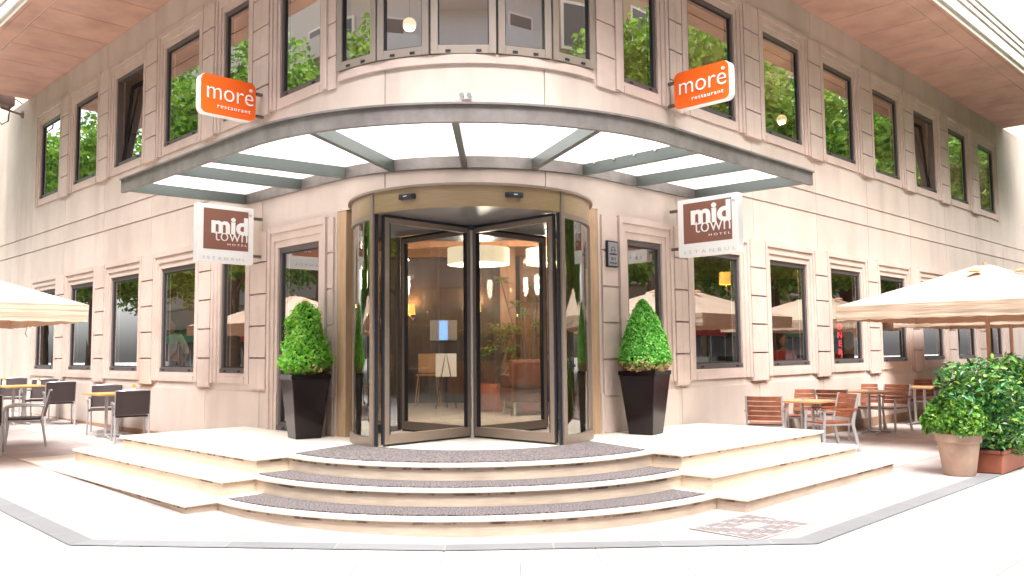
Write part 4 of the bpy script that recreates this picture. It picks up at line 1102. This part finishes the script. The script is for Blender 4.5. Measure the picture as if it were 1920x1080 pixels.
def trough(k, x, y):
    z = gz(x)+.009
    R = empty('planting_trough', (x, y, z), Rd(45), ['rectangular terracotta trough nearest to the round clay pot', 'second terracotta trough from the round clay pot, cut by the photo edge', 'third terracotta trough beyond the photo edge', 'fourth terracotta trough beyond the photo edge'][k], 'trough', 'terracotta troughs in a row')
    L, w, h = .94, .34, .26
    mb = MB(); mb.hexa([(0, .02, 0), (L, .02, 0), (L, w-.02, 0), (0, w-.02, 0), (-.015, 0, h-.04), (L+.015, 0, h-.04), (L+.015, w, h-.04), (-.015, w, h-.04)]); mb.obj('body', TERRA, R, bevel=.012)
    mb = MB()
    for b in ((-.03, L+.03, -.015, .02), (-.03, L+.03, w-.02, w+.015), (-.03, .01, .02, w-.02), (L-.01, L+.03, .02, w-.02)): mb.box(*b, h-.04, h)
    mb.obj('rim', TERRA, R, bevel=.01)
    mb = MB(); mb.box(.011, L-.011, .021, w-.021, h-.039, h-.02); mb.obj('soil', SOIL, R)
    rnd = random.Random(30+k)
    S = empty('laurel_shrub', (x, y, z+h-.02), Rd(45), ['glossy laurel shrub rising behind the clay pot, in the first trough', 'taller yellow tipped laurel shrub in the second trough at the photo edge', 'laurel shrub in the third trough outside the photo', 'laurel shrub in the fourth trough outside the photo'][k], 'shrub', 'laurel shrubs in terracotta troughs')
    pts = []; top = .90 + .1*(k % 2)
    cl = [(rnd.uniform(-.05, L+.05), rnd.uniform(-.05, w+.1), rnd.uniform(.2, top-.12), rnd.uniform(.15, .26)) for _ in range(26)]
    if k == 0: cl += [(-.38, .35, .74, .2), (-.45, .3, .56, .2), (-.3, .4, .84, .16), (-.3, .3, .4, .2), (0, .2, .88, .18), (-.12, .15, .62, .2), (-.1, .25, .8, .17), (.2, .1, .3, .2), (-.16, .2, .45, .16)]
    for _ in range(4200):
        cx, cy, cz, cr = rnd.choice(cl); d = Vector((rnd.gauss(0, 1), rnd.gauss(0, 1), rnd.gauss(0, 1))).normalized()*cr*rnd.uniform(.75, 1.05)
        p = (cx+d.x, cy+d.y, max(.06, cz+d.z)); pts.append(p)
    mb = MB(); leafcloud(mb, pts, .038, rnd, 2.1, lambda c: Vector((0, 0, 1))*.7, six=True); mb.obj('foliage', LAUREL, S, fix=False)
    mb = MB()
    for q in range(7): a = rnd.uniform(.1, L-.1); mb.tube([(a, w/2, 0), (a+rnd.uniform(-.15, .15), w/2+rnd.uniform(-.1, .1), .85)], .012, 6, r2=.005)
    mb.obj('stem', BARK, S)
    F = empty('trailing_fern', (x, y, z+h-.01), Rd(45), ['light green trailing fern spilling over the first trough', 'light green trailing fern in the second trough', 'light green trailing fern in the third trough', 'light green trailing fern in the fourth trough'][k], 'fern', 'ferns trailing over the troughs')
    mb = MB(); pts = []
    for _ in range(1100):
        a = rnd.uniform(.25, L); t = rnd.random(); pts.append((a+rnd.gauss(0, .02), -.02-.13*t*rnd.random()+rnd.uniform(0, .12), .10-.16*t*t+rnd.uniform(-.02, .06)))
    leafcloud(mb, pts, .02, rnd, 2.6); mb.obj('foliage', FERN, F, fix=False)
for k in range(4): trough(k, 5.93+k*.72, .97+k*.72)

# ------------------------------------------------------------------ interior things
def pendant(x, y, z, r, h, label, power=12):
    R = empty('pendant_lamp', (x, y, z), 0, label, 'lamp', 'white drum pendant lamps in the lobby')
    SH = emis('lit cream lamp shade', (1, .80, .50), .28, (.7, .6, .45)) if 'lit cream lamp shade' not in bpy.data.materials else bpy.data.materials['lit cream lamp shade']
    mb = MB(); mb.lathe([(r, -h/2), (r, h/2)], 48); mb.obj('lamp_shade', SH, R, smooth=True, fix=False)
    mb = MB(); mb.lathe([(0.0, 0), (r*.8, 0)], 48, (0, 0, -h/2+.012)); mb.lathe([(r*.8, 0), (r-.002, 0)], 48, (0, 0, -h/2+.005)); mb.obj('diffuser', emis('lamp diffuser', (1, .7, .4), .1, (.5, .4, .3)), R, fix=False)
    mb = MB(); mb.tube([(0, 0, h/2), (0, 0, 3.44-z)], .008, 6); mb.obj('cord', BLK, R)
    l = bpy.data.lights.new('lamp', 'POINT'); l.energy = power; l.color = (1, .82, .6); l.shadow_soft_size = .2; lo = bpy.data.objects.new('lamp_light', l); COL.objects.link(lo); lo.parent = R; lo.location = (0, 0, -h/2-.12)
    l2 = bpy.data.lights.new('lamp', 'POINT'); l2.energy = power*.5; l2.color = (1, .78, .52); l2.shadow_soft_size = .15; lo = bpy.data.objects.new('lamp_light', l2); COL.objects.link(lo); lo.parent = R; lo.location = (0, 0, h/2+.05)
pendant(.05, 3.75, 2.88, .45, .23, 'large round lit drum pendant lamp seen through the revolving door', 48)
pendant(1.2, 4.3, 2.93, .45, .23, 'second round lit drum pendant lamp at the right edge of the revolving door', 28)
def sconce(x, y, z, label):
    R = empty('wall_sconce', (x, y, z), 0, label, 'lamp', 'yellow wall sconces in the lobby')
    mb = MB(); mb.lathe([(.11, -.1), (.10, .1)], 24); mb.obj('lamp_shade', emis('yellow lamp shade', (1, .55, .08), .35, (.9, .6, .2)) if 'yellow lamp shade' not in bpy.data.materials else bpy.data.materials['yellow lamp shade'], R, smooth=True, fix=False)
    mb = MB(); mb.tube([(.0, .0, -.12), (.05, .12, -.2), (.05, .28, -.15)], .012, 6); mb.obj('arm', STEEL, R)
    l = bpy.data.lights.new('lamp', 'POINT'); l.energy = 7; l.color = (1, .45, .15); l.shadow_soft_size = .05; lo = bpy.data.objects.new('lamp_light', l); COL.objects.link(lo); lo.parent = R; lo.location = (0, 0, .14)
sconce(-1.42, 7.72, 2.33, 'yellow shaded wall sconce, the left one seen through the revolving door')
sconce(-.16, 7.72, 2.37, 'yellow shaded wall sconce just right of the pole of the revolving door')
def bigplant(x, y, z, label, h=1.7):
    R = empty('indoor_plant', (x, y, z), 0, label, 'plant')
    rnd = random.Random(int(x*10)+44)
    mb = MB(); mb.lathe([(0, 0), (.2, 0), (.26, .45), (.22, .45), (0, .4)], 20); mb.obj('pot', TERRA, R, smooth=True)
    st = MB(); lf = MB()
    for k in range(14):
        a = rnd.uniform(0, 2*pi); rr = rnd.uniform(.1, .5); top = Vector((rr*cos(a), rr*sin(a), .5+rnd.uniform(.35, 1)*h)); st.tube([(0, 0, .4), tuple(top*.6+Vector((0, 0, .1))), tuple(top)], .012, 5)
        for q in range(16):
            b = 2*pi*q/16+rnd.uniform(-.2, .2); L = rnd.uniform(.14, .24); dz = rnd.uniform(-.06, .08); w = .026
            t = Vector((cos(b), sin(b), 0)); n = Vector((-sin(b), cos(b), 0)); i = len(lf.v)
            lf.v += [tuple(top), tuple(top+t*L*.5+n*w+Vector((0, 0, dz+.03))), tuple(top+t*L+Vector((0, 0, dz))), tuple(top+t*L*.5-n*w+Vector((0, 0, dz+.03)))]; lf.f.append((i, i+1, i+2, i+3))
    st.obj('stem', BARK, R); lf.obj('foliage', leafmat('rubber plant leaves', [(.05, .12, .02), (.16, .24, .04), (.35, .33, .08)], .35, .2), R, fix=False)
bigplant(.85, 5.8, ZF, 'tall leafy indoor plant seen through the right side of the revolving door', 1.75)
bigplant(.2, 5.6, ZF, 'lower bushy indoor plant behind the pole of the revolving door', .9)
def armchair(x, y, rz, label):
    R = empty('armchair', (x, y, ZF), rz, label, 'armchair'); RD = mat('rust leather', (.13, .04, .025), .45)
    mb = MB(); mb.box(-.4, .4, -.38, .35, .2, .42); mb.obj('seat', RD, R, bevel=.04)
    mb = MB(); mb.box(-.4, .4, .2, .4, .42, .85); mb.obj('backrest', RD, R, bevel=.05)
    for sx in (-1, 1):
        mb = MB(); mb.box(sx*.4-(.1 if sx > 0 else 0), sx*.4+(.1 if sx < 0 else 0), -.38, .2, .42, .62); mb.obj('armrest', RD, R, bevel=.03)
        for yy in (-.32, .32): mb = MB(); mb.tube([(sx*.34, yy, 0), (sx*.34, yy, .2)], .018, 8); mb.obj('leg', STEEL, R)
armchair(.80, 4.9, Rd(195), 'rust leather armchair inside the lobby right of the door pole')
def stool(x, y, label):
    R = empty('bar_chair', (x, y, ZF), 0, label, 'chair', 'pale bar chairs in the lobby'); W_ = mat('pale beech', (.5, .3, .15), .5) if 'pale beech' not in bpy.data.materials else bpy.data.materials['pale beech']
    mb = MB(); mb.box(-.2, .2, -.2, .2, .55, .58); mb.obj('seat', W_, R, bevel=.01)
    mb = MB(); mb.box(-.2, .2, .18, .2, .6, .95); mb.obj('backrest', W_, R, bevel=.008)
    for sx in (-1, 1):
        for sy in (-1, 1): mb = MB(); mb.tube([(sx*.22, sy*.22, 0), (sx*.16, sy*.16, .55)], .012, 6); mb.obj('leg', W_, R)
stool(-1.0, 7.0, 'pale bar chair left of the door pole inside the lobby'); stool(-1.75, 7.1, 'pale bar chair further left inside the lobby'); 
def easel():
    R = empty('notice_easel', (-.62, 6.3, ZF), 0, 'white notice board on a low easel inside the lobby', 'easel')
    mb = MB(); mb.box(-.18, .18, -.01, .01, .55, .95); mb.obj('board', WHITE, R)
    for p in ((-.18, -.02), (.18, -.02), (0, .25)): mb = MB(); mb.tube([(p[0], p[1], 0), (0, 0, 1.0)], .01, 6); mb.obj('leg', BLK, R)
easel()
def screen():
    R = empty('wall_screen', (-.79, 7.93, 1.90), 0, 'pale wall panel with a small lit blue screen at the back of the lobby', 'screen')
    mb = MB(); mb.box(-.26, .26, -.02, .05, -.17, .22); mb.obj('panel', mat('pale panel', (.45, .5, .52), .6), R)
    mb = MB(); mb.box(-.08, .08, -.03, -.021, -.16, .21); mb.obj('display', emis('blue screen', (.25, .45, .85), .5, (.1, .2, .4)), R)
screen()
# tables laid in the dining room, seen through the ground floor windows
def dining(x, y, cloth, label):
    R = empty('dining_table', (x, y, ZF), Rd(random.uniform(0, 90)), label, 'table', 'tables inside behind the ground floor windows')
    mb = MB(); mb.box(-.38, .38, -.38, .38, .66, .69); mb.obj('table_top', cloth, R, bevel=.008)
    mb = MB(); mb.tube([(0, 0, 0), (0, 0, .66)], .035, 8); mb.box(-.2, .2, -.2, .2, 0, .03); mb.obj('pedestal', BLK, R)
OC = mat('orange tablecloth', (.75, .17, .03), .7)
WHC = mat('white tablecloth', (.7, .7, .68), .7)
for side, s, d, c, l in (('R', 6.4, -.95, OC, 'orange topped table inside the window behind the right hotel sign'), ('L', 11.3, -1.1, OC, 'orange topped table inside the third lower left window'), ('R', 11.9, -1.3, WHC, 'white topped table inside the fourth lower right window'), ('R', 16.6, -1.2, OC, 'orange topped table inside the far right window'), ('L', 8.0, -1.5, WHC, 'white topped table inside the lower left window beside the standing man')):
    p = PT(side)(s, d, 0); dining(p[0], p[1], c, l)
p = PT('R')(10.14, -.6, 0)
R = empty('neon_sign', (p[0], p[1], 1.35), Rd(20), 'tall red lit vertical sign glowing inside the fourth lower right window', 'sign')
mb = MB(); mb.box(-.09, .09, .0, .04, 0, .85); mb.obj('board', BLK, R)
for k, ch in enumerate('DONER'):
    me = textmesh(ch, .16, .004, .003, 'CENTER'); me.transform(Matrix.Rotation(pi/2, 4, 'X')); me.transform(Matrix.Translation((0, -.006, .70-.16*k-.03))); me.materials.clear(); me.materials.append(bpy.data.materials.get('red neon') or emis('red neon', (1, .03, .05), .9, (.5, 0, 0))); o = bpy.data.objects.new('lettering', me); COL.objects.link(o); o.parent = R
p = PT('R')(6.6, -.9, 0); sconce(p[0], p[1], 2.66, 'small yellow lit lamp inside the window behind the right hotel sign')
p = PT('L')(12.6, -2.2, 0); sconce(p[0], p[1], 2.5, 'added yellow lamp brightening the room deep inside the third lower left window')  # invented lamp, put in to light the left dining room
p = PT('R')(15.5, -2.2, 0); sconce(p[0], p[1], 2.5, 'added yellow lamp brightening the room deep inside the fifth lower right window')  # invented as well, adds light behind the far right panes
# upstairs lamps
def globe(x, y, z, label, r=.16):
    R = empty('globe_lamp', (x, y, z), 0, label, 'lamp', 'warm lamps on the upper floor')
    mb = MB(); mb.lathe([(.001, -r)]+[(r*sin(pi*k/12), -r*cos(pi*k/12)) for k in range(1, 12)]+[(.001, r)], 24); mb.obj('globe', bpy.data.materials.get('warm globe') or emis('warm globe', (1, .68, .35), .4), R, smooth=True)
    mb = MB(); mb.tube([(0, 0, r), (0, 0, 7.09-z)], .006, 6); mb.obj('cord', BLK, R)
    l = bpy.data.lights.new('lamp', 'POINT'); l.energy = 18; l.color = (1, .7, .4); l.shadow_soft_size = .1; lo = bpy.data.objects.new('lamp_light', l); COL.objects.link(lo); lo.parent = R; lo.location = (0, 0, -r-.05)
globe(-.92, 3.5, 6.25, 'warm round lamp behind the second bay window facet', .1)
p = PT('R')(9.9, -1.5, 0); globe(p[0], p[1], 6.05, 'warm flat lamp behind the fourth upper right window', .1)

# ------------------------------------------------------------------ people inside
def skinmesh(name, chain, rad, edges, m, parent, sub=2):
    me = bpy.data.meshes.new(name); me.from_pydata(chain, edges, []); o = bpy.data.objects.new(name, me); COL.objects.link(o); o.parent = parent
    sk = o.modifiers.new('skin', 'SKIN'); 
    sv = me.skin_vertices[0].data if me.skin_vertices else None
    if sv is None:
        bm = bmesh.new(); bm.from_mesh(me); bm.verts.layers.skin.verify(); bm.to_mesh(me); bm.free(); sv = me.skin_vertices[0].data
    for i, r in enumerate(rad): sv[i].radius = (r if isinstance(r, tuple) else (r, r)); sv[i].use_root = (i == 0)
    ss = o.modifiers.new('sub', 'SUBSURF'); ss.levels = sub; ss.render_levels = sub
    me.materials.append(m); sk.use_smooth_shade = True
    return o
SKIN = mat('skin', (.42, .22, .14), .5); HAIR = mat('dark hair', (.02, .014, .01), .6)
def person(x, y, z, face, shirtc, trouc, label, seated=False, hips=False, sc=.93):
    R = empty('person', (x, y, z), math.atan2(-face[0], face[1]), label, 'person'); R.scale = (sc, sc, sc)
    pz = .93 if not seated else .50     # pelvis height
    V = [(0, 0, pz), (0, 0, pz+.22), (0, .01, pz+.43), (0, .0, pz+.53), (0, .01, pz+.60)]
    rad = [(.15, .11), (.13, .1), (.155, .105), (.06, .06), (.05, .055)]
    E = [(0, 1), (1, 2), (2, 3), (3, 4)]
    hands = []
    for s in (-1, 1):
        i = len(V)
        el = (s*.30, -.04, pz+.20) if not hips else (s*.36, -.06, pz+.22); wr = (s*.30, .06, pz-.02) if not hips else (s*.17, .03, pz+.08)
        if seated: el = (s*.28, .04, pz+.18); wr = (s*.16, .26, pz+.22)
        V += [(s*.17, 0, pz+.46), el, wr]; rad += [.062, .045, .032]; E += [(2, i), (i, i+1), (i+1, i+2)]
        # hand: palm and five fingers
        d = (Vector(wr)-Vector(el)).normalized(); side_ = d.cross(Vector((0, 1, 0))).normalized() if abs(d.y) < .8 else d.cross(Vector((0, 0, 1))).normalized()
        pl = Vector(wr)+d*.07; V.append(tuple(pl)); rad.append((.03, .022)); E.append((i+2, len(V)-1)); pi_ = len(V)-1
        for q, L in enumerate((.06, .075, .07, .055)):
            b = pl + side_*(q-1.5)*.017 + d*.03; V.append(tuple(b)); rad.append(.010); E.append((pi_, len(V)-1)); V.append(tuple(b+d*L)); rad.append(.008); E.append((len(V)-2, len(V)-1))
        V.append(tuple(pl-d*.02+side_*-.045)); rad.append(.011); E.append((pi_, len(V)-1)); V.append(tuple(pl+d*.02+side_*-.06)); rad.append(.009); E.append((len(V)-2, len(V)-1))
        i = len(V)
        if seated: V += [(s*.1, .02, pz-.02), (s*.12, .42, pz), (s*.12, .45, .08), (s*.12, .56, .04)]
        else: V += [(s*.1, 0, pz-.06), (s*.11, .02, .50), (s*.11, -.02, .09), (s*.12, .12, .04)]
        rad += [.09, .062, .042, (.045, .03)]; E += [(0, i), (i, i+1), (i+1, i+2), (i+2, i+3)]
    body = skinmesh('body', V, rad, E, SKIN, R)
    # head joined to the neck of the body
    hz = pz+.70
    mb = MB(); mb.lathe([(.001, -.12), (.05, -.11), (.068, -.06), (.078, 0), (.076, .06), (.05, .105), (.001, .12)], 20)
    mb.v = [(v[0]*.95, v[1]*1.15+.01, v[2]+hz) for v in mb.v]
    for s in (-1, 1): mb.lathe([(.001, -.025), (.012, 0), (.001, .025)], 8, (s*.078, .0, hz))
    mb.hexa([(-.014, .09, hz-.025), (.014, .09, hz-.025), (.01, .115, hz-.02), (-.01, .115, hz-.02), (-.006, .085, hz+.03), (.006, .085, hz+.03), (.004, .092, hz+.03), (-.004, .092, hz+.03)])
    mb.obj('head', SKIN, R, smooth=True, angle=70)
    mb = MB()
    for s in (-1, 1): mb.lathe([(.001, -.006), (.011, 0), (.001, .006)], 8, (s*.03, .086, hz+.012))
    mb.box(-.024, .024, .084, .091, hz-.058, hz-.052); mb.obj('face_features', HAIR, R)
    mb = MB(); mb.lathe([(.084, .0), (.084, .06), (.06, .112), (.001, .135)], 20); mb.v = [(v[0]*.97, v[1]*1.15-.012, v[2]+hz+.012-(.05 if v[1] < -.02 and v[2] < .02 else 0)) for v in mb.v]; mb.obj('hair', HAIR, R, smooth=True)
    # shirt and trousers follow the limbs
    k = 1.16; V2 = [V[0], V[1], V[2], (0, .0, pz+.49)]; r2 = [(.165, .125), (.15, .12), (.175, .125), (.075, .075)]; E2 = [(0, 1), (1, 2), (2, 3)]
    for s, base in ((-1, 5), (1, 5)):
        a = [q for q in range(len(V)) if abs(V[q][2]-(pz+.46)) < 1e-6 and V[q][0]*s > 0][0]; i = len(V2)
        mid = tuple((Vector(V[a+1])*.55+Vector(V[a+2])*.45)); V2 += [V[a], V[a+1], mid]; r2 += [.078, .06, .052]; E2 += [(2, i), (i, i+1), (i+1, i+2)]
    skinmesh('shirt', V2, r2, E2, mat('shirt', shirtc, .8), R)
    V3 = [(0, 0, pz+.04), (0, 0, pz-.03)]; r3 = [(.16, .12), (.15, .12)]; E3 = [(0, 1)]
    for s in (-1, 1):
        i = len(V3)
        V3 += ([(s*.1, .04, pz-.02), (s*.12, .42, pz), (s*.12, .45, .12)] if seated else [(s*.1, 0, pz-.12), (s*.11, .02, .50), (s*.11, -.02, .11)]); r3 += [.098, .075, .06]; E3 += [(1, i), (i, i+1), (i+1, i+2)]
    skinmesh('trousers', V3, r3, E3, mat('trousers', trouc, .8), R)
    mb = MB()
    return R
p = PT('L')(8.75, -.85, 0); person(p[0], p[1], ZF, (-.2, -1), (.75, .75, .76), (.08, .12, .2), 'man in a white shirt and jeans standing behind the fourth lower left window')
p = PT('R')(8.6, -.95, 0); person(p[0], p[1], ZF, (-.1, -1), (.5, .03, .02), (.03, .03, .04), 'person in a red shirt seated behind the third lower right window', seated=True)
q = PT('R')(8.62, -1.0, 0)
R = empty('dining_chair', (q[0]+.0, q[1]+.02, ZF), 0, 'dark dining chair under the seated person in red', 'chair'); mb = MB(); mb.box(-.22, .22, -.2, .22, .33, .37); mb.obj('seat', BLK, R); mb = MB(); mb.box(-.22, .22, .2, .23, .37, .8); mb.obj('backrest', BLK, R)
for a in (-.2, .2):
    for b in (-.18, .2): mb = MB(); mb.tube([(a, b, 0), (a, b, .33)], .015, 6); mb.obj('leg', BLK, R)
p = PT('R')(11.3, -.95, 0); person(p[0], p[1], ZF-.0, (.3, 1), (.65, .66, .7), (.02, .02, .03), 'man in pale shirt, hands on hips, behind the fourth lower right window', hips=True)

# ------------------------------------------------------------------ street trees and houses across the street (seen mirrored in the glass)
def tree_meshes(seed):
    rnd = random.Random(seed); tr = MB(); H = 11.5
    tr.tube([(0, 0, -.1), (.06, .03, 1.6), (.1, -.04, 3.4), (.02, .05, 5.5), (.1, 0, 8)], .19, 12, r2=.06)
    cl = []
    for k in range(15):
        a = k*2.4+rnd.uniform(-.3, .3); z0 = 3.2+.35*k; L = rnd.uniform(1.6, 2.7)*(1-.35*k/15)
        e = Vector((L*cos(a), L*sin(a), z0+rnd.uniform(.7, 1.6))); tr.tube([(.05, 0, z0-.2), tuple(Vector((0, 0, z0)).lerp(e, .5)+Vector((0, 0, .15))), tuple(e)], .06, 7, r2=.02)
        for q in range(4):
            cl.append((e+Vector((rnd.gauss(0, .55), rnd.gauss(0, .55), rnd.gauss(0, .45))), rnd.uniform(.45, .95)))
    for k in range(16): cl.append((Vector((rnd.gauss(0, 1.1), rnd.gauss(0, 1.1), rnd.uniform(4, H-1.2))), rnd.uniform(.5, 1)))
    pts = []
    for c, r in cl:
        for _ in range(int(230*r)):
            d = Vector((rnd.gauss(0, 1), rnd.gauss(0, 1), rnd.gauss(0, .8))).normalized()*r*rnd.uniform(.55, 1.08); pts.append(tuple(c+d))
    lf = MB(); leafcloud(lf, pts, .15, rnd, 1.5, lambda c: Vector((0, 0, 1))*.6, six=True)
    return tr, lf
protos = []
spots = []
for k in range(12):
    s = 13.2+2.9*k; spots.append(('R', s, 6.6+(1.3 if k % 2 else 0)))
    if k > 0: spots.append(('L', s-.6, 6.7+(1.3 if k % 2 else 0)))
spots += [('R', 9.8, 11.2), ('L', 10.8, 13.2), ('R', 30, 3.4)]
for i, (side, s, d) in enumerate(spots):
    x, y, _ = PT(side)(s, d, 0)
    if i < 3:
        tr, lf = tree_meshes(100+i); R = empty('street_tree', (x, y, gz(x)), 0); tr.obj('trunk', BARK, R, smooth=True); lf.obj('crown', LEAFT, R, fix=False); protos.append(R)
    else: R = copy_tree(protos[i % 3]); R.location = (x, y, gz(x)); R.rotation_euler = (0, 0, i*1.3)
    tag(R, 'leafy street tree across the pavement, mirrored in the windows', 'tree', 'street trees across the pavement')
def house(name, cx, cy, rz, w, d, h, m, label, floors=4, balc=False):
    R = empty(name, (cx, cy, 0), rz, label, 'building'); mb = MB(); mb.box(-w/2, w/2, 0, d, 0, h); mb.obj('wall', m, R)
    fh = (h-1)/floors; n = int(w/2.6)
    WG = bpy.data.materials.get('far window glass') or mat('far window glass', (.05, .06, .07), .1)
    pr = None
    for f in range(floors):
        for k in range(n):
            x = -w/2+1.3+2.6*k+(w-2.6*n)/2
            if pr is None:
                a = MB(); a.box(-.65, .65, -.06, -.001, 0, 1.6); pr = a.obj('window', FASC, R); b_ = MB(); b_.box(-.55, .55, -.07, -.0605, .1, 1.5); pn = b_.obj('pane', WG, pr); o = pr
            else: o = copy_tree(pr, R)
            o.location = (x, 0, .9+f*fh)
        if f and balc:
            mb = MB(); mb.box(-w/2+.5, w/2-.5, -1.1, -.08, f*fh+.45, f*fh+.6); mb.box(-w/2+.5, w/2-.5, -1.1, -1.0, f*fh+.6, f*fh+1.4); mb.obj('balcony', m, R)
    rn = random.Random(int(w+h+cx)); k = 0; x = -w/2+.6
    while x < w/2-4:
        ww = rn.uniform(2.6, 4.4); c = rn.choice([(.5, .03, .03), (.6, .57, .5), (.05, .12, .3), (.03, .2, .1), (.6, .25, .04)]); cm = bpy.data.materials.get('awning %d' % int(c[0]*100)) or mat('awning %d' % int(c[0]*100), c, .8)
        mb = MB(); mb.box(x, x+ww, -.05, -.002, .1, 2.7); mb.obj('shopfront', WG, R)
        mb = MB(); mb.hexa([(x, -1.3, 2.35), (x+ww, -1.3, 2.35), (x+ww, -.06, 2.75), (x, -.06, 2.75), (x, -1.3, 2.4), (x+ww, -1.3, 2.4), (x+ww, -.06, 2.9), (x, -.06, 2.9)]); mb.box(x, x+ww, -1.32, -1.301, 2.1, 2.4); mb.obj('awning', cm, R)
        mb = MB(); mb.box(x+.2, x+ww*.45, -.5, -.1, .05, 1.2); mb.obj('display', rn.choice([cm, WHITE, ORANGE]), R)
        x += ww+.5
    mb = MB(); mb.box(-w/2-.3, w/2+.3, -.3, d+.3, h, h+.3); mb.obj('roof', FASC, R)
HG = mat('grey render', (.5, .5, .52), .8, var=.05); HW = mat('white render', (.42, .40, .38), .8, var=.05); HP = mat('ochre render', (.38, .28, .19), .8, var=.05)
house('apartment_house', 3, -19, pi, 30, 10, 24, HG, 'grey balconied apartment house across the crossing', 7, True)
house('apartment_house', -22, -13, Rd(-52)+pi, 24, 8, 24, HG, 'grey corner apartment house behind the left of the crossing', 7, True)
house('apartment_house', 26, -12, Rd(55)+pi, 24, 8, 24, HP, 'ochre corner apartment house behind the right of the crossing', 7, True)
x, y, _ = PT('R')(26, 14.5, 0); house('apartment_house', x, y, Rd(45)+pi, 34, 8, 18, HP, 'ochre apartment house along the right street', 5)
x, y, _ = PT('L')(26, 14.5, 0); house('apartment_house', x, y, Rd(-45)+pi, 34, 8, 18, HW, 'pale balconied apartment house along the left street', 5, True)
print('objects', len(bpy.data.objects))
